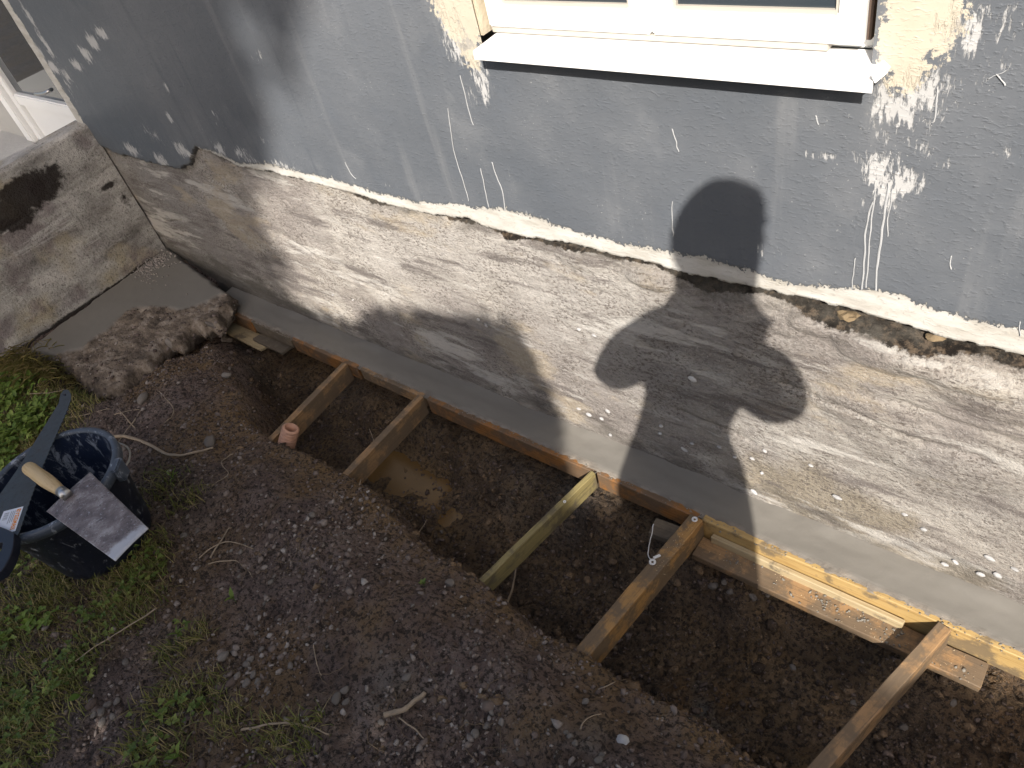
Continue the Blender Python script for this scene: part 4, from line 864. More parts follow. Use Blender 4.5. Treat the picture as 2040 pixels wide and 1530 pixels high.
# ================================================================ BUCKET, SAW, TROWEL
bk = on_z(101, 960, .275); BK = empty('bucket', (bk[0] - .01, bk[1], float(ground_z(bk[0], bk[1])) + .0)); tag(BK, 'black plastic mason bucket smeared with dried cement', 'bucket')
BH = .275 - BK.location.z
RT, RB = .172, .130
def wall_r(z): return RB + (RT - RB) * z / BH
prof = [(0.001, .004), (RB - .01, .0), (RB, .006)] + [(wall_r(z), z) for z in np.linspace(.02, BH, 14)]
V_, F_ = lathe(prof, 56); obj('body', np_mesh('body', V_, F_, M['bucket']), BK)
prof = [(wall_r(z) - .004, z) for z in np.linspace(BH, .015, 12)] + [(RB - .02, .010), (.001, .010)]
V_, F_ = lathe(prof, 56); obj('inner_wall', np_mesh('inner_wall', V_, F_, M['bucket_in']), BK)
prof = [(RT - .006, BH - .003), (RT - .005, BH + .003), (RT + .002, BH + .005), (RT + .010, BH + .003), (RT + .012, BH - .004), (RT + .011, BH - .022), (RT + .003, BH - .024), (RT - .003, BH - .02)]
V_, F_ = lathe(prof, 56); obj('rim', np_mesh('rim', V_, F_, M['rim']), BK)
for s_ in (0.75, 0.75 + math.pi):
    bm = bmesh.new(); bmesh.ops.create_cube(bm, size=1)
    for v_ in bm.verts: v_.co = Vector((v_.co.x * .022, v_.co.y * .05 * (1 if v_.co.z > 0 else .7), v_.co.z * .05))
    bmesh.ops.bevel(bm, geom=bm.edges[:], offset=.004, segments=2, affect='EDGES')
    o = obj('handle_lug', bm_mesh('handle_lug', bm, M['rim']), BK, ((RT + .012) * math.cos(s_), (RT + .012) * math.sin(s_), BH - .02)); o.rotation_euler = (0, 0, s_)
# bail handle folded down along the side
hl = [((RT + .02) * math.cos(a_), (RT + .02) * math.sin(a_), BH - .02 - .055 * math.sin((a_ - .75))) for a_ in np.linspace(.75, .75 + math.pi, 28)]
tube('bail', hl, .003, M['steel'], BK, 6)
# saw: blade and handle lie across the rim
ZS = .290
def plate(name, pix, z_of, th, mat, parent, origin, rimattr=False, holes=None):
    P2 = [on_z(a_, b_, ZS) for a_, b_ in pix]
    bm = bmesh.new(); vs_ = [bm.verts.new((p[0] - origin[0], p[1] - origin[1], z_of(p) - origin[2])) for p in P2]
    fc = bm.faces.new(vs_); bm.normal_update()
    if fc.normal.z < 0: fc.normal_flip()
    e_ = bmesh.ops.extrude_face_region(bm, geom=[fc])
    for v_ in [g_ for g_ in e_['geom'] if isinstance(g_, bmesh.types.BMVert)]: v_.co.z -= th
    bmesh.ops.recalc_face_normals(bm, faces=bm.faces)
    return obj(name, bm_mesh(name, bm, mat), parent)
so = on_z(60, 960, ZS); SAW = tag(empty('hand_saw', tuple(so)), 'dark steel hand saw with a price sticker lying across the bucket', 'saw')
zf = lambda p: ZS
blade_px = [(117, 803), (120, 786), (127, 777), (135, 776), (141, 784), (141, 796), (136, 812)]
right = [(136, 812), (112, 866), (86, 926), (62, 990), (38, 1060), (34, 1068)]
teeth = []
for i in range(len(right) - 1):
    n_ = 14
    for j in range(n_):
        t_ = j / n_; x_ = right[i][0] + (right[i + 1][0] - right[i][0]) * t_; y_ = right[i][1] + (right[i + 1][1] - right[i][1]) * t_
        teeth.append((x_ + (1.1 if j % 2 else -0.6), y_))
left = [(-52, 1045), (-20, 1008), (0, 984), (38, 930), (78, 866)]
plate('blade', blade_px[:-1] + teeth + left, zf, .0022, M['saw'], SAW, so)
V_, F_ = lathe([(.0001, .0004), (.0052, .0004), (.0052, -.0003)], 18); p = on_z(128.5, 787, ZS); o = obj('hang_hole', np_mesh('hang_hole', V_, F_, M['saw_handle']), SAW, (p[0] - so[0], p[1] - so[1], .0006)); o.scale = (1.4, .8, 1)
# handle ring built from a closed outline with a grip opening
def ring_plate(name, outer, inner, z0, z1, mat, parent, origin):
    n_ = 48
    A_ = smooth_path([on_z(a_, b_, ZS) for a_, b_ in outer + outer[:1]], n_ + 1)[:-1]; B_ = smooth_path([on_z(a_, b_, ZS) for a_, b_ in inner + inner[:1]], n_ + 1)[:-1]
    V_ = []
    for z_ in (z1, z0):
        for Q in (A_, B_): V_ += [(q[0] - origin[0], q[1] - origin[1], z_ - origin[2]) for q in Q]
    F_ = []
    for i in range(n_):
        j = (i + 1) % n_
        F_ += [(i, j, n_ + j, n_ + i), (2 * n_ + j, 2 * n_ + i, 3 * n_ + i, 3 * n_ + j), (j, i, 2 * n_ + i, 2 * n_ + j), (n_ + i, n_ + j, 3 * n_ + j, 3 * n_ + i)]
    me = np_mesh(name, np.array(V_), np.array(F_), mat, False); o = obj(name, me, parent)
    bv = o.modifiers.new('bevel', 'BEVEL'); bv.width = .004; bv.segments = 2; bv.limit_method = 'ANGLE'; return o
ring_plate('handle', [(34, 1066), (31, 1098), (18, 1128), (2, 1146), (-40, 1165), (-85, 1160), (-96, 1110), (-70, 1062), (-48, 1046), (0, 1052)], [(10, 1086), (8, 1098), (-2, 1112), (-20, 1122), (-42, 1120), (-48, 1108), (-36, 1094), (-14, 1086)], ZS - .016, ZS + .010, M['saw_handle'], SAW, so)
# price sticker with print
st_px = [(47, 1009), (31, 1058), (-22, 1070), (-3, 1020)]
Q0, Q1, Q2, Q3 = [on_z(a_, b_, ZS) for a_, b_ in [(8, 1019), (47, 1009), (31, 1058), (-14, 1070)]]
def quad(name, a_, b_, c_, d_, lift, mat, parent, origin):
    V_ = np.array([q + np.array([0, 0, lift]) - origin for q in (a_, b_, c_, d_)]); return obj(name, np_mesh(name, np.concatenate([V_, V_ - [0, 0, .0002]]), np.array([[3, 2, 1, 0], [4, 5, 6, 7], [0, 1, 5, 4], [1, 2, 6, 5], [2, 3, 7, 6], [3, 0, 4, 7]]), mat, False), parent)
stk = quad('sticker', Q0, Q1, Q2, Q3, .0008, M['label'], SAW, so)
def onq(u, v_): return Q0 * (1 - u) * (1 - v_) + Q1 * u * (1 - v_) + Q2 * u * v_ + Q3 * (1 - u) * v_
GLY = {'B': ['111', '101', '110', '101', '111'], 'Y': ['101', '101', '010', '010', '010'], 'G': ['111', '100', '101', '101', '111'], 'M': ['101', '111', '111', '101', '101'], 'A': ['010', '101', '111', '101', '101'], 'X': ['101', '101', '010', '101', '101']}
word = 'BYGGMAX'; V_, F_ = [], []
for ci, ch in enumerate(word):
    for r_ in range(5):
        for c_ in range(3):
            if GLY[ch][r_][c_] == '1':
                v0 = .07 + .86 * (ci + c_ * .27 + .02) / 7; v1 = .07 + .86 * (ci + c_ * .27 + .31) / 7; u1 = .93 - r_ * .042; u0 = u1 - .044
                b_ = len(V_); V_ += [onq(u0, v0), onq(u1, v0), onq(u1, v1), onq(u0, v1)]; F_.append((b_ + 3, b_ + 2, b_ + 1, b_))
o = obj('brand_lettering', np_mesh('brand_lettering', np.array(V_) - so + [0, 0, .0013], np.array(F_), M['orange'], False), SAW)
V_, F_ = [], []
for i in range(9):
    v0 = .12 + i * .035; b_ = len(V_); V_ += [onq(.12, v0), onq(.36, v0), onq(.36, v0 + (.012 if i % 3 else .022)), onq(.12, v0 + (.012 if i % 3 else .022))]; F_.append((b_ + 3, b_ + 2, b_ + 1, b_))
for u in (.45, .54, .63): b_ = len(V_); V_ += [onq(u, .1), onq(u + .03, .1), onq(u + .03, .75 - u * .3), onq(u, .75 - u * .3)]; F_.append((b_ + 3, b_ + 2, b_ + 1, b_))
obj('barcode', np_mesh('barcode', np.array(V_) - so + [0, 0, .0013], np.array(F_), M['ink'], False), SAW)
# trowel
ZT = .296
tq = [on_z(93, 1019, ZT), on_z(180, 941, ZT), on_z(296, 1053, ZT), on_z(230, 1118, ZT)]
to = sum(tq) / 4; TW = tag(empty('trowel', tuple(to)), 'square steel trowel with a wooden handle resting on the bucket rim', 'trowel')
n_ = 28; U_, V2 = np.meshgrid(np.linspace(0, 1, n_), np.linspace(0, 1, n_))
Pt = (tq[0][None, None] * ((1 - U_) * (1 - V2))[..., None] + tq[1] * (U_ * (1 - V2))[..., None] + tq[2] * (U_ * V2)[..., None] + tq[3] * ((1 - U_) * V2)[..., None]) - to
Pt[..., 2] += 0.002 * np.sin(U_ * math.pi) 
rim_a = np.maximum(sstep(.72, 1.0, V2) * (1.05 - .55 * np.abs(U_ - .35)), np.maximum(sstep(.04, 0, U_), sstep(.96, 1, U_)) * .6 + sstep(.45, .9, V2) * sstep(.4, .05, np.abs(U_ - .62)) * .4)
me = np_mesh('blade', Pt.reshape(-1, 3), grid_faces(n_, n_)[:, ::-1], M['trowel'], True, {'rim': rim_a.ravel()})
o = obj('blade', me, TW); sd = o.modifiers.new('thick', 'SOLIDIFY'); sd.thickness = .0022; sd.offset = 0
e0 = on_z(129, 984, ZT + .012) - to; e1 = on_z(54, 930, ZT + .022) - to
mid0 = (tq[0] + tq[1]) / 2 - to + (to - (tq[0] + tq[1]) / 2) * .10
tube('tang', smooth_path([mid0 + [0, 0, .002], (mid0 + e0) / 2 + [0, 0, .006], e0], 8), .0045, M['steel'], TW, 8)
ax = e1 - e0; L_ = np.linalg.norm(ax)
prof_t = [0, .03, .08, .16, .30, .48, .66, .80, .90, .96, .99, 1.0]; prof_r = [.0125, .0130, .0125, .0138, .0165, .0185, .0180, .0172, .0178, .0165, .010, .002]
tube('handle', [e0 + ax * t_ for t_ in prof_t], np.array(prof_r), M['handle'], TW, 18)
tube('ferrule', [e0 - ax * .06, e0 + ax * .10], .0138, M['steel'], TW, 16)
# ================================================================ STONES
stone_m = [rock_mesh('stone', M['rock'], 2, 200 + k, .3) for k in range(5)] + [rock_mesh('stone', M['rock_white'], 2, 210, .25)]
def stone(px, py, r_px, mi, lab, grp=None, name='stone'):
    p = on_ground(px, py); dist = float(np.linalg.norm(p - CAM)); r_ = r_px / FPX * dist
    o = rock(name, stone_m[mi], (p[0], p[1], float(ground_z(p[0], p[1])) + r_ * .25), (r_ * 1.15, r_ * .9, r_ * .65), None, (random.uniform(-.3, .3), random.uniform(-.3, .3), random.uniform(0, 6)))
    return tag(o, lab, 'stone', grp)
for (px, py, r_, mi, lab) in [(1240, 1476, 12, 5, 'largest white round pebble near the bottom edge'), (898, 1163, 10, 0, 'pale curved stone on the bank left of the middle brace'), (776, 1018, 8, 1, 'small pale stone on the bank lip by the puddle'), (241, 787, 14, 2, 'flat elongated grey stone among roots above the bucket'), (285, 796, 12, 3, 'rounded grey stone beside the roots above the bucket'), (420, 882, 13, 4, 'pale stone at the tip of the thick root'), (452, 749, 9, 1, 'grey stone on the trench slope under the plywood scraps'), (812, 1350, 9, 2, 'flat grey stone right of the centre of the mound'), (1420, 1168, 11, 4, 'elongated pale stone in the trench under the ledge board')]:
    stone(px, py, r_, mi, lab)
SG = 'pebbles scattered over the dug soil'
plist = [(395, 1059, 6), (367, 1068, 7), (480, 1100, 5), (489, 1086, 5), (252, 1320, 7), (234, 1399, 7), (216, 1404, 7), (203, 1419, 8), (225, 1428, 7), (205, 1440, 8), (188, 1425, 6), (492, 1325, 8), (500, 1314, 7), (473, 1348, 8), (446, 1309, 11), (492, 1363, 9), (505, 1345, 7), (515, 1360, 7), (579, 1327, 7), (338, 1517, 9), (687, 1377, 9), (672, 1393, 11), (521, 1295, 6), (643, 1086, 5), (623, 1027, 8), (970, 1447, 8), (947, 1462, 9), (1166, 1399, 7), (1127, 1460, 6), (1136, 1467, 6), (1146, 1481, 7), (1193, 1514, 8), (1198, 1505, 6), (1010, 1309, 4), (1445, 1160, 8), (1455, 1180, 8), (1500, 1190, 8), (1530, 1185, 6), (457, 736, 5), (500, 765, 4), (270, 800, 4), (232, 905, 6), (250, 895, 6), (375, 1030, 5), (540, 1160, 6), (690, 1400, 8), (760, 1440, 7), (1000, 1440, 7), (980, 1420, 6), (930, 1440, 6), (880, 1060, 4), (1580, 1330, 6), (1700, 1400, 6), (1800, 1450, 7), (1900, 1400, 7)]
for k, (px, py, r_) in enumerate(plist):
    stone(px, py, r_, k % 5, 'small grey pebble lying loose on the dug soil', SG)
r2 = np.random.default_rng(5)
cnt = 0
while cnt < 100:
    px, py = r2.uniform(230, 1500), r2.uniform(950, 1530)
    if py < 900 + (px - 500) * .62 or (px < 340 and py < 1180): continue
    stone(px, py, r2.uniform(2.2, 4.4), int(r2.integers(0, 5)), 'small grey pebble lying loose on the dug soil', SG); cnt += 1
# ================================================================ SOIL CRUMBS (uncountable)
n_ = 46000
cxr = rng.uniform(-3.2, .35, n_); cyr = rng.uniform(-1.75, -.13, n_)
dens = fbm(cxr * 3, cyr * 3, 3, 131) + .25
tdv = poly_sdf(cxr, cyr, TR); sdv = poly_sdf(cxr, cyr, SLAB_P)
keep = (rng.uniform(-.3, .6, n_) < dens) & (turf_at(cxr, cyr) < .75 + .2 * rng.uniform(size=n_)) & (sdv < -.01) & (np.hypot(cxr - BK.location.x, cyr - BK.location.y) > .14)
cxr, cyr, tdv = cxr[keep], cyr[keep], tdv[keep]
sz = np.clip(rng.lognormal(-5.85, .5, len(cxr)), .0012, .010)
P3 = np.stack([cxr, cyr, ground_z(cxr, cyr) + sz * .25], 1)
rn = rng.beta(1.6, 2.0, len(cxr))
gp = np.zeros(len(cxr))
for (px, py, r_) in [(640, 1060, .16), (760, 1130, .16), (480, 1330, .12), (540, 1310, .12), (660, 1390, .12), (950, 1450, .16), (1130, 1490, .16), (210, 1420, .10), (380, 1460, .07), (800, 1230, .18), (300, 800, .10)]:
    q_ = on_z(px, py, 0); gp = np.maximum(gp, np.exp(-((cxr - q_[0]) ** 2 + (cyr - q_[1]) ** 2) / r_ ** 2))
rn = np.clip(rn + .35 * gp * rng.uniform(0, 1, len(cxr)), 0, 1); sz = sz * (1 + .3 * gp); rn = np.where(tdv > .03, rn * .6, rn * .93)
P3[:, 2] += sz * .05
tag(lumps('soil_crumbs', P3, sz, M['crumb'], None, .75, rn), 'loose crumbs and grit of dark soil covering the mound', 'soil', None, 'stuff')
n_ = 5200
kx_ = rng.uniform(-2.6, .35, n_); ky_ = rng.uniform(-1.7, -.14, n_); td_ = poly_sdf(kx_, ky_, TR)
kp = ((td_ > .0) | (fbm(kx_ * 2.5, ky_ * 2.5, 3, 181) > .12)) & (turf_at(kx_, ky_) < .45) & (poly_sdf(kx_, ky_, SLAB_P) < -.02)
for q_, r_ in PUDS: kp &= np.hypot(kx_ - q_[0], ky_ - q_[1]) > r_ * 1.25
kx_, ky_, td_ = kx_[kp], ky_[kp], td_[kp]; ks = np.clip(rng.lognormal(-4.75, .42, len(kx_)), .005, .024) * np.where(td_ > 0, 1.0, .75)
tag(lumps('soil_clods', np.stack([kx_, ky_, ground_z(kx_, ky_) - ks * .15], 1), ks, M['clod'], None, .6, rng.uniform(0, .62, len(kx_))), 'clods of wet earth in the trench and on its bank', 'soil', None, 'stuff')
# ================================================================ ROOTS
def root(pix, r0, r1, lab, grp=None, lifts=None, wob=.004, seed=0, name='root'):
    pts = []
    for i, (px, py) in enumerate(pix):
        lf = lifts[i] if lifts else .004
        pts.append(on_ground(px, py, lf))
    n_ = max(12, len(pts) * 7); P3 = smooth_path(pts, n_, wob, seed)
    t_ = np.linspace(0, 1, n_); R_ = (r0 + (r1 - r0) * t_) * (1 + .22 * perlin(t_ * 9, t_ * 0 + seed, seed))
    return tag(tube(name, P3, R_, M['root'], None, 7), lab, 'root', grp)
RG = 'roots laid bare by the digging'
root([(210, 870), (250, 870), (290, 882), (335, 905), (370, 905), (425, 892)], .0058, .0035, 'thickest bare root, running right from the bucket rim', RG, [.01] * 6, .004, 1)
root([(180, 783), (205, 790), (240, 820), (268, 852)], .0025, .0018, 'pale thin root slanting down towards the bucket', RG, None, .004, 2)
root([(286, 812), (258, 850), (238, 878), (222, 902)], .0026, .0016, 'brown root crossing the pale one above the bucket', RG, None, .004, 3)
root([(130, 833), (170, 826), (218, 814)], .0022, .0012, 'thin root beside the saw tip', RG, None, .004, 4)
root([(228, 826), (250, 820), (278, 815)], .002, .001, 'short thin root right of the saw tip', RG, None, .003, 5)
root([(318, 780), (345, 812), (343, 828), (328, 842)], .0018, .001, 'hooked thin root above the thick root', RG, None, .003, 6)
root([(60, 785), (100, 782), (128, 775)], .0015, .001, 'fine root touching the saw tip from the left', RG, [.03, .04, .05], .003, 16)
root([(716, 966), (726, 935), (742, 905), (745, 880), (735, 855)], .0022, .0014, 'thin root standing up in front of the second brace', RG, [.0, .03, .05, .07, .085], .003, 7)
root([(990, 1240), (1014, 1192), (1026, 1150), (1024, 1105)], .0036, .0022, 'knotty root standing up at the foot of the middle brace', RG, [.0, .02, .04, .06], .004, 8)
root([(832, 1092), (835, 1062), (850, 1035)], .0022, .0014, 'small forked root on the bank lip by the round puddle', RG, [.0, .02, .03], .003, 9)
root([(480, 1455), (520, 1446), (570, 1441), (615, 1446), (655, 1464)], .0030, .0016, 'long pale root lying flat near the bottom edge', RG, [.006] * 5, .005, 10)
root([(765, 1425), (800, 1416), (822, 1400), (847, 1380)], .0062, .0045, 'stout broken stick near the bottom centre', RG, [.012, .014, .018, .022], .003, 11, 'stick')
root([(795, 1430), (822, 1450), (846, 1474)], .0022, .0012, 'thin twig below the stout broken stick', RG, None, .003, 12)
root([(1156, 1452), (1168, 1432), (1198, 1422)], .0018, .001, 'curled fine root near the largest white pebble', RG, None, .002, 13)
root([(395, 1112), (450, 1078), (505, 1092)], .0022, .001, 'arched dry root right of the trowel', RG, [.008] * 3, .005, 14)
root([(418, 1112), (450, 1060), (462, 1050)], .0024, .001, 'branching dry root right of the trowel', RG, [.008] * 3, .005, 15)
root([(415, 1122), (470, 1118), (505, 1150)], .002, .001, 'drooping dry root below the arched one', RG, [.006] * 3, .005, 17)
root([(312, 1212), (255, 1248), (205, 1278), (150, 1318)], .0022, .0014, 'long straight straw stem across the grass', RG, [.022] * 4, .003, 18, 'stem')
root([(1192, 1375), (1225, 1360), (1250, 1352)], .0015, .0008, 'fine forked root on the bank by the fourth brace', RG, [.004] * 3, .003, 19)
root([(625, 1285), (630, 1320), (640, 1345)], .0014, .001, 'thin dark twig on the gravelly patch of the mound', RG, [.004] * 3, .003, 20)
root([(465, 905), (440, 920), (455, 945), (420, 970)], .002, .001, 'crooked thin root right of the bucket', RG, [.004] * 4, .005, 21)
# fine fibres, uncountable
Vf, Ff, off = [], [], 0
for k in range(420):
    if k < 240: px, py = rng.uniform(190, 660), rng.uniform(760, 1150)
    else: px, py = rng.uniform(250, 1400), rng.uniform(1000, 1530)
    if px < 300 and 850 < py < 1130: continue
    p = on_z(px, py, 0.0); a_ = rng.uniform(0, 6.28); L_ = rng.uniform(.02, .085); pts = []
    if poly_sdf(np.array([p[0]]), np.array([p[1]]), SLAB_P)[0] > -.02: continue
    for t_ in np.linspace(0, 1, 6):
        a_ += rng.normal(0, .35); p = p + np.array([math.cos(a_), math.sin(a_), 0]) * L_ / 5; pts.append((p[0], p[1], 0))
    pts = np.array(pts); pts[:, 2] = ground_z(pts[:, 0], pts[:, 1]) + rng.uniform(.001, .010, 6)
    V_, F_ = tube_arrays(pts, rng.uniform(.0004, .0009), 4, False)
    Vf.append(V_); Ff.append(F_[0] + off); off += len(V_)
tag(obj('root_fibres', np_mesh('root_fibres', np.concatenate(Vf), np.concatenate(Ff), M['fibre'])), 'fine dry root fibres tangled over the dug soil', 'roots', None, 'stuff')
# ================================================================ GRASS, CLOVER, WEEDS
def blades(name, n_, area, hmin, hmax, lean, mat, lab, rnd_f, wmin=.0009, wmax=.0018):
    x_ = rng.uniform(area[0], area[1], n_ * 4); y_ = rng.uniform(area[2], area[3], n_ * 4)
    ok = (turf_at(x_, y_) * (1 + .5 * fbm(x_ * 7, y_ * 7, 3, 141)) > rng.uniform(.38, 1.05, n_ * 4)) & (np.hypot(x_ - BK.location.x, y_ - BK.location.y) > .135) & (poly_sdf(x_, y_, SLAB_P) < -.005)
    x_, y_ = x_[ok][:n_], y_[ok][:n_]; n_ = len(x_); z_ = ground_z(x_, y_) - .002
    h_ = rng.uniform(hmin, hmax, n_); a_ = rng.uniform(0, 6.283, n_); ln = rng.uniform(.2, lean, n_); w_ = rng.uniform(wmin, wmax, n_)
    dx, dy = np.cos(a_), np.sin(a_)
    V_ = []
    for t_, wt_ in ((0, 1), (.4, .9), (.75, .6), (1, .05)):
        out = ln * h_ * t_ ** 1.8; up = h_ * (t_ - .35 * ln * t_ ** 2)
        c = np.stack([x_ + dx * out, y_ + dy * out, z_ + np.maximum(up, .001)], 1); s_ = np.stack([-dy, dx, 0 * dx], 1) * (w_ * wt_)[:, None]
        V_ += [c - s_, c + s_]
    V_ = np.stack(V_, 1); F_ = np.array([[0, 1, 3, 2], [2, 3, 5, 4], [4, 5, 7, 6]])
    F_ = (F_[None] + (np.arange(n_) * 8)[:, None, None]).reshape(-1, 4)
    r_ = rnd_f(x_, y_, n_)
    return tag(obj(name, np_mesh(name, V_.reshape(-1, 3), F_, mat, True, {'rnd': np.repeat(r_, 8)})), lab, 'grass', None, 'stuff')
def grass_r(x_, y_, n_): return np.clip(.35 + .55 * fbm(x_ * 5, y_ * 5, 3, 143) + rng.normal(0, .22, n_), 0, 1)
blades('grass', 30000, (-3.2, -.55, -1.8, -.45), .012, .045, 1.1, M['grass'], 'short trampled grass left of and below the bucket', grass_r)
blades('dry_grass', 11000, (-3.2, -.55, -1.8, -.45), .014, .045, 1.6, M['grass'], 'dry straw-coloured grass mixed into the trampled turf', lambda x_, y_, n_: rng.uniform(.7, 1, n_), .0006, .0012)
def leaf_arrays(n_seg=5, wid=.5):
    """one leaf along +x, length 1, cupped"""
    V_, F_ = [], []
    for i in range(n_seg + 1):
        t_ = i / n_seg; w_ = wid * math.sin(math.pi * (0.06 + .94 * t_) ** .8) * .5 if i < n_seg else .02
        z_ = .12 * math.sin(t_ * math.pi * .9)
        V_ += [(t_, -w_, z_ + .1 * w_), (t_, 0, z_ - .06), (t_, w_, z_ + .1 * w_)]
    for i in range(n_seg):
        b = 3 * i; F_ += [(b, b + 1, b + 4, b + 3), (b + 1, b + 2, b + 5, b + 4)]
    return np.array(V_), np.array(F_)
def leaves(name, pos, ang, tilt, size, mat, lab, cat, rnd=None, wid=.5, parent=None, kind='stuff'):
    LV, LF = leaf_arrays(5, wid); n_ = len(pos)
    ca, sa, ct, st_ = np.cos(ang), np.sin(ang), np.cos(tilt), np.sin(tilt)
    v = LV[None] * size[:, None, None]
    x1_ = v[:, :, 0] * ct[:, None] - v[:, :, 2] * st_[:, None]; z1_ = v[:, :, 0] * st_[:, None] + v[:, :, 2] * ct[:, None]
    V_ = np.stack([x1_ * ca[:, None] - v[:, :, 1] * sa[:, None], x1_ * sa[:, None] + v[:, :, 1] * ca[:, None], z1_], -1) + pos[:, None]
    F_ = (LF[None] + (np.arange(n_) * len(LV))[:, None, None]).reshape(-1, 4)
    r_ = rng.uniform(0, 1, n_) if rnd is None else rnd
    o = obj(name, np_mesh(name, V_.reshape(-1, 3), F_, mat, True, {'rnd': np.repeat(r_, len(LV))}), parent)
    return tag(o, lab, cat, None, kind)
def clover_patch(name, spots, size, mat, lab, wid, three=True, dens_=.42):
    pos, ang, tl, sz_, rn_ = [], [], [], [], []
    for (px, py, r_, cnt_) in spots:
        c = on_z(px, py, 0.01)
        for _ in range(int(cnt_ * dens_)):
            q = c[:2] + rng.normal(0, r_ * .6, 2)
            if math.hypot(q[0] - BK.location.x, q[1] - BK.location.y) < .15: continue
            z_ = float(ground_z(q[0], q[1], False)) + rng.uniform(.008, .045)
            a0 = rng.uniform(0, 6.28); s_ = rng.uniform(*size); r0 = rng.uniform(0, 1)
            for j in range(3 if three else 1):
                pos.append((q[0], q[1], z_)); ang.append(a0 + j * 2.09); tl.append(rng.normal(.15, .25)); sz_.append(s_); rn_.append(r0)
    return leaves(name, np.array(pos), np.array(ang), np.array(tl), np.array(sz_), mat, lab, 'weeds', np.array(rn_), wid)
clover_patch('clover', [(285, 1130, .05, 70), (320, 1110, .03, 25), (270, 1170, .05, 50), (180, 1240, .05, 40), (230, 1260, .04, 35), (130, 1330, .05, 60), (170, 1345, .04, 40), (150, 1310, .03, 30), (40, 1440, .07, 90), (20, 1400, .06, 50), (90, 1400, .05, 50), (120, 1370, .04, 40), (60, 1500, .06, 50), (370, 1420, .035, 30), (410, 1420, .03, 25), (350, 1440, .03, 15), (320, 1500, .05, 40), (310, 1520, .05, 40), (60, 1110, .05, 40), (90, 1130, .05, 40), (230, 1210, .04, 30), (380, 1260, .02, 15), (30, 1240, .05, 40), (290, 1150, .04, 40), (180, 1225, .03, 25), (10, 1290, .05, 20)], (.006, .0115), M['clover'], 'green clover growing in the trampled turf below the bucket', .85)
clover_patch('leafy_weeds', [(40, 770, .06, 220), (20, 800, .08, 260), (60, 830, .07, 260), (30, 870, .07, 260), (70, 860, .05, 140), (10, 910, .07, 160), (90, 815, .035, 60), (10, 760, .05, 90), (5, 940, .05, 80)], (.014, .030), M['bright_leaf'], 'bright green leafy weeds between the saw and the landing', .55, False, .7)
clover_patch('dapple_weeds', [(75, 1245, .04, 26), (95, 1250, .03, 20), (20, 1270, .04, 16), (50, 1235, .04, 20)], (.010, .018), M['bright_leaf'], 'small weeds coloured yellowish as a sun dapple on the bare patch below the bucket', .7)  # bright leaf colour stands in for a patch of dappled sun
def plant(px, py, leaf_n, size, lab, mat, up=.03, wid=.4):
    c = on_ground(px, py); o = tag(empty('seedling', tuple(c)), lab, 'plant')
    pos = np.zeros((leaf_n, 3)); pos[:, 2] = up * rng.uniform(.5, 1, leaf_n); a_ = rng.uniform(0, 6.28) + np.arange(leaf_n) * 2.4
    l_ = leaves('leaf', pos, a_, rng.uniform(.2, .8, leaf_n), rng.uniform(*size, leaf_n), mat, None, None, None, wid, o, None)
    tube('stalk', [(0, 0, -.005), (0, 0, up * .5), (.002, 0, up)], .0012, mat, o, 5)
plant(471, 1200, 3, (.02, .03), 'lone bright green seedling on the bare mound', M['bright_leaf']); plant(357, 1400, 3, (.022, .034), 'broad-leaved green weed at the edge of the turf', M['bright_leaf'], .02); plant(328, 1432, 3, (.022, .032), 'pale broad-leaved weed left of the other broad-leaved one', M['bright_leaf'], .02)
plant(363, 1510, 2, (.03, .04), 'upright green leaf near the bottom edge', M['bright_leaf'], .02); plant(167, 1390, 2, (.02, .028), 'single round green leaf beside the clover', M['bright_leaf'], .015, .8); plant(846, 1168, 5, (.010, .016), 'tiny grey-green seedling on the bank by the pale stone', M['clover'], .015, .7); plant(350, 960, 4, (.02, .035), 'small grassy tuft between bucket and bank', M['bright_leaf'], .03, .2); plant(360, 1270, 4, (.022, .034), 'dark green narrow-leaved tuft above the pebble heap', M['clover'], .02, .3)
# dead straw bundle at the slab's outer end
pos, ang, tl, sz_ = [], [], [], []
for _ in range(900):
    px, py = 20 + rng.normal(45, 38), 722 + rng.normal(0, 18); p = on_z(px, py, .02); 
    if p[0] < LX + .02: continue
    pos.append((p[0], p[1], float(ground_z(p[0], p[1], False)) + rng.uniform(.0, .045) + .02)); ang.append(rng.normal(-.6, .8)); tl.append(rng.normal(.1, .35)); sz_.append(rng.uniform(.03, .07))
leaves('dead_grass', np.array(pos), np.array(ang), np.array(tl), np.array(sz_), M['grass'], 'tangle of dead straw at the outer end of the slab', 'straw', rng.uniform(.55, .95, len(pos)), .035)
# ================================================================ WHAT STANDS BEHIND THE CAMERA AND SHADES THE GROUND
HY = -3.4
def hedge_top(x_):
    x_ = x_ + .255
    base = 2.51 + .30 * sstep(.9, .3, x_) + .015 * np.sin(x_ * 5.1)
    m_ = sstep(.24, .38, x_) * (1 - sstep(1.03, 1.20, x_))
    return base * (1 - m_) + (2.93 + .17 * np.clip((x_ - .36) / .64, 0, 1)) * m_
hedge = tag(empty('hedge', (2.5, HY, 0)), 'tall leafy garden hedge behind the photographer', 'hedge')
n1, n2 = 60000, 230000
hx = np.concatenate([rng.uniform(-1.05, 5.5, n1), rng.uniform(-1.05, 4.0, n2)]); tp = hedge_top(hx)
hz = np.concatenate([rng.uniform(.05, 1, n1) * (tp[:n1] - .05), tp[n1:] - .75 * rng.uniform(0, 1, n2)]); hy = HY + rng.uniform(-.13, .13, n1 + n2); hs = np.concatenate([rng.uniform(.03, .05, n1), rng.uniform(.014, .024, n2)])
a_ = rng.uniform(0, 6.28, n_)
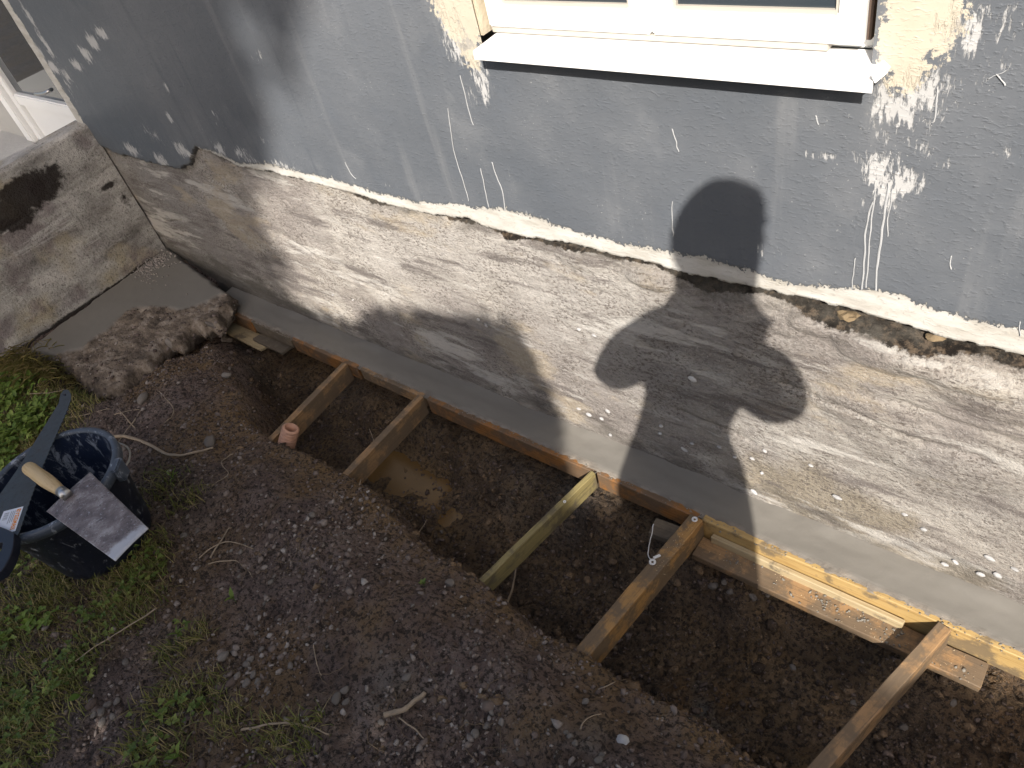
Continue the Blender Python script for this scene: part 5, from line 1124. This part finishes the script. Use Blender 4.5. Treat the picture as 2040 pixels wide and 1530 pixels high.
def quads(name, C, size, mat, parent):
    n_ = len(C); d1 = rng.normal(size=(n_, 3)); d1 /= np.linalg.norm(d1, axis=1)[:, None]; d2 = np.cross(d1, rng.normal(size=(n_, 3))); d2 /= np.linalg.norm(d2, axis=1)[:, None]
    a_ = d1 * size[:, None]; b_ = d2 * size[:, None] * .55
    V_ = np.stack([C - a_, C + b_, C + a_, C - b_], 1).reshape(-1, 3)
    return obj(name, np_mesh(name, V_, np.arange(4 * n_).reshape(-1, 4), mat, False, {'rnd': np.repeat(rng.uniform(0, 1, n_), 4)}), parent)
quads('foliage', np.stack([hx - 2.5, hy - HY, hz], 1), hs, M['hedge'], hedge)
for x_ in np.arange(-.9, 5.4, .45):
    tube('stem', smooth_path([(x_ - 2.5, 0, -.05), (x_ - 2.5 + .05, .05, 1.0), (x_ - 2.5 - .05, -.05, float(hedge_top(x_)) - .25)], 12, .05, int(x_ * 9)), np.linspace(.03, .01, 12), M['bark'], hedge, 6)
TY_ = -8.0
tree = tag(empty('garden_tree', (1.7, TY_, 0)), 'tall leafy tree behind the hedge, shading the wall corner', 'tree')
tube('trunk', smooth_path([(0, 0, -.1), (.06, .05, 2.5), (-.05, .0, 5.0), (.05, 0, 8.6)], 24, .06, 4), np.linspace(.17, .05, 24), M['bark'], tree, 10)
for k in range(16):
    z_ = rng.uniform(5.6, 8.6); a_ = rng.uniform(0, 6.28); L_ = rng.uniform(.7, 1.3)
    tube('limb', smooth_path([(0, 0, z_ - .3), (math.cos(a_) * L_ * .5, math.sin(a_) * L_ * .5, z_ + .1), (math.cos(a_) * L_, math.sin(a_) * L_, z_ + .5)], 10, .06, k), np.linspace(.05, .012, 10), M['bark'], tree, 6)
C_ = []
for k in range(250):
    x_ = rng.uniform(-1.35, .6) if k % 5 else rng.normal(.85, .35); y_ = rng.normal(0, .5); zt_ = rng.uniform(7.6, 10.2); L_ = rng.uniform(.9, 2.3)
    if x_ > .45: zt_ = max(zt_, L_ + 7.45 + .45 * (x_ - .45))
    m_ = int(210 * L_); t_ = rng.uniform(0, 1, m_); r_ = .09 * (1 - .4 * t_)
    C_.append(np.stack([x_ + .06 * np.sin(t_ * 3 + k) + rng.normal(0, 1, m_) * r_, y_ + rng.normal(0, 1, m_) * r_, zt_ - L_ * t_], 1))
    tube('twig', [(x_ * .9, y_ * .9, zt_ + .05), (x_, y_, zt_ - .1), (x_ + .05, y_, zt_ - L_)], [.012, .008, .003], M['bark'], tree, 5)
C_ = np.concatenate(C_)
quads('crown', C_, rng.uniform(.05, .08, len(C_)), M['hedge'], tree)
# ---- the person taking the picture
PERS = tag(empty('person', (.18, -1.32, 0)), 'person in dark work clothes standing at the trench holding a phone', 'person')
gz0 = float(ground_z(.15, -1.35)); o0 = Vector((.18, -1.32, 0))
J = {}; E_ = []; RR = {}
def jn(k, p, r_, par=None, r2_=None):
    p = Vector(p)
    if not (k[:2] in ('wr', 'pm', 'th', 'tt', 'f0', 'f1', 'f2', 'f3') and not k.startswith('thigh')): p.x -= .096
    J[k] = p - o0; RR[k] = (r_, r2_ or r_)
    if par: E_.append((par, k))
jn('pelvis', (.140, -1.32, 1.02), .205, None, .125); jn('waist', (.155, -1.315, 1.16), .195, 'pelvis', .115); jn('chest', (.195, -1.30, 1.34), .180, 'waist', .110); jn('upchest', (.235, -1.29, 1.46), .140, 'chest', .09)
jn('neck', (.256, -1.285, 1.57), .058, 'upchest'); jn('jaw', (.264, -1.275, 1.66), .058, 'neck'); jn('head', (.272, -1.28, 1.755), .060, 'jaw', .075); jn('crown', (.272, -1.285, 1.815), .048, 'head')
for s_, nm, sh, el, wr in ((-1, 'l', (.105, -1.28, 1.47), (-.085, -1.22, 1.22), (-.005, -1.135, 1.455)), (1, 'r', (.362, -1.30, 1.470), (.382, -1.235, 1.33), (.085, -1.135, 1.462))):
    jn('sh' + nm, sh, .072 if s_ < 0 else .088, 'upchest'); m_ = (Vector(sh) + Vector(el)) / 2; jn('ua' + nm, m_, .066 if s_ < 0 else .076, 'sh' + nm); jn('el' + nm, el, .056, 'ua' + nm)
    m_ = (Vector(el) * .6 + Vector(wr) * .4); jn('fa' + nm, m_, .052, 'el' + nm); jn('wr' + nm, wr, .028, 'fa' + nm)
    hd = Vector(wr) + Vector((-.01 if s_ < 0 else -.035, .004, .035)); jn('pm' + nm, hd, .030, 'wr' + nm, .016)
    for q in range(4):
        b_ = hd + Vector((s_ * -.004, -.004, .012 * q - .008)); jn(f'f{q}a' + nm, b_ + Vector((-s_ * .030, .000, .012)), .0085, 'pm' + nm); jn(f'f{q}b' + nm, b_ + Vector((-s_ * (.052 + .004 * (q % 2)), -.012, .016)), .0075, f'f{q}a' + nm)
    jn('th' + nm, hd + Vector((-s_ * .012, -.028, .012)), .010, 'pm' + nm); jn('tt' + nm, hd + Vector((-s_ * .034, -.036, .018)), .008, 'th' + nm)
for s_, nm, hip, kn, an, toe in ((-1, 'l', (.075, -1.325, .96), (.045, -1.32, .55), (.03, -1.35, gz0 + .09), (.0, -1.20, gz0 + .035)), (1, 'r', (.245, -1.325, .96), (.275, -1.32, .55), (.295, -1.35, gz0 + .09), (.32, -1.20, gz0 + .035))):
    jn('hip' + nm, hip, .112, 'pelvis'); jn('thigh' + nm, (Vector(hip) + Vector(kn)) / 2, .090, 'hip' + nm); jn('kn' + nm, kn, .058, 'thigh' + nm); jn('calf' + nm, Vector(kn) * .6 + Vector(an) * .4, .056, 'kn' + nm); jn('an' + nm, an, .042, 'calf' + nm); jn('toe' + nm, toe, .035, 'an' + nm)
keys = list(J); me = bpy.data.meshes.new('body'); me.from_pydata([J[k] for k in keys], [(keys.index(a_), keys.index(b_)) for a_, b_ in E_], [])
body = obj('body', me, PERS); sk = body.modifiers.new('skin', 'SKIN'); sk.use_smooth_shade = True
lay = me.skin_vertices[0] if len(me.skin_vertices) else None
for i, k in enumerate(keys): me.skin_vertices[0].data[i].radius = RR[k]; me.skin_vertices[0].data[i].use_root = (k == 'pelvis')
body.modifiers.new('sub', 'SUBSURF').levels = 2; body.modifiers['sub'].render_levels = 2
me.materials.append(M['cloth'])
hc = J['head']; V_, F_ = ico_arrays(3); V_ = np.sign(V_) * np.abs(V_) ** .82; V_ = V_ * [.074, .094, .088]; V_ = V_ * (1 + .05 * fbm(V_[:, 0] * 40, V_[:, 1] * 40 + V_[:, 2] * 30, 3, 7))[:, None]
keepf = V_[F_].mean(1)[:, 2] > -.045 - .02
keepf &= ~((V_[F_].mean(1)[:, 1] > .045) & (V_[F_].mean(1)[:, 2] < .035))
obj('hair', np_mesh('hair', V_ + np.array(hc) + [0, -.006, .028], F_[keepf], M['hair']), PERS)
V_, F_ = ico_arrays(3); V_ = V_ * [.066, .082, .105]
V_[:, 1] += .014 * np.exp(-(V_[:, 0] / .012) ** 2 - ((V_[:, 2] + .01) / .022) ** 2) * (V_[:, 1] > 0)
obj('face', np_mesh('face', V_ + np.array(hc) + [0, .006, -.006], F_, M['skin']), PERS)
for s_ in (-1, 1):
    V_, F_ = ico_arrays(2); obj('ear', np_mesh('ear', V_ * [.010, .020, .032] + np.array(hc) + [s_ * .069, -.002, -.01], F_, M['skin']), PERS)
    V_, F_ = ico_arrays(2); obj('eye', np_mesh('eye', V_ * [.012, .006, .007] + np.array(hc) + [s_ * .03, .090, .0], F_, M['cap']), PERS)
ph = tag(empty('phone', (float(CAM[0]), float(CAM[1]) - .012, float(CAM[2]))), 'black phone held up by the person behind the camera', 'phone')
ph.rotation_euler = cam.matrix_world.to_euler()
fw = Vector(ROT[:, 2]); 
ph.location = Vector(CAM) - fw * .010
box('case', -.02, .125, -.055, .018, -.004, .004, M['phone'], ph, .002)
# ================================================================ SMALL DEBRIS ON THE BOARDS
ledge = [o for o in bpy.data.objects if o.name.startswith('ledge_board')][0]
lx0, lx1 = on_z(1400, 1100, -.146)[0], on_z(1940, 1330, -.146)[0]
n_ = 260; sx_ = rng.uniform(-.58, .02, n_); sy_ = rng.uniform(-.172, -.118, n_)
c_ = fbm(sx_ * 9, sy_ * 20, 3, 171); kp = c_ > .02
tag(lumps('cement_spill', np.stack([sx_, sy_, np.full(n_, -.1455)], 1)[kp], rng.uniform(.001, .004, n_)[kp], M['dab'], None, .4), 'lumps of spilled cement on the flat muddy ledge board', 'cement', None, 'stuff')
n_ = 420; k1 = n_ // 2
sx_ = np.concatenate([rng.uniform(-.60, .02, k1), rng.normal(bx_[3], .02, n_ - k1)]); sy_ = np.concatenate([rng.uniform(-.172, -.118, k1), rng.uniform(-.30, -.14, n_ - k1)])
sz_ = np.where(np.arange(n_) < k1, -.1452, STRIP + .0006)
kp = (np.arange(n_) < k1) | (np.abs(sx_ - bx_[3]) < .016)
M['sawdust'] = simple('sawdust', (0.62, 0.50, 0.33), 0.9, 0.2)
quads('sawdust', np.stack([sx_, sy_, sz_ + .0012], 1)[kp], rng.uniform(.0006, .0016, kp.sum()), M['sawdust'], None)
tag(bpy.data.objects['sawdust'], 'pale sawdust flecks on the ledge board and the fourth brace', 'sawdust', None, 'stuff')
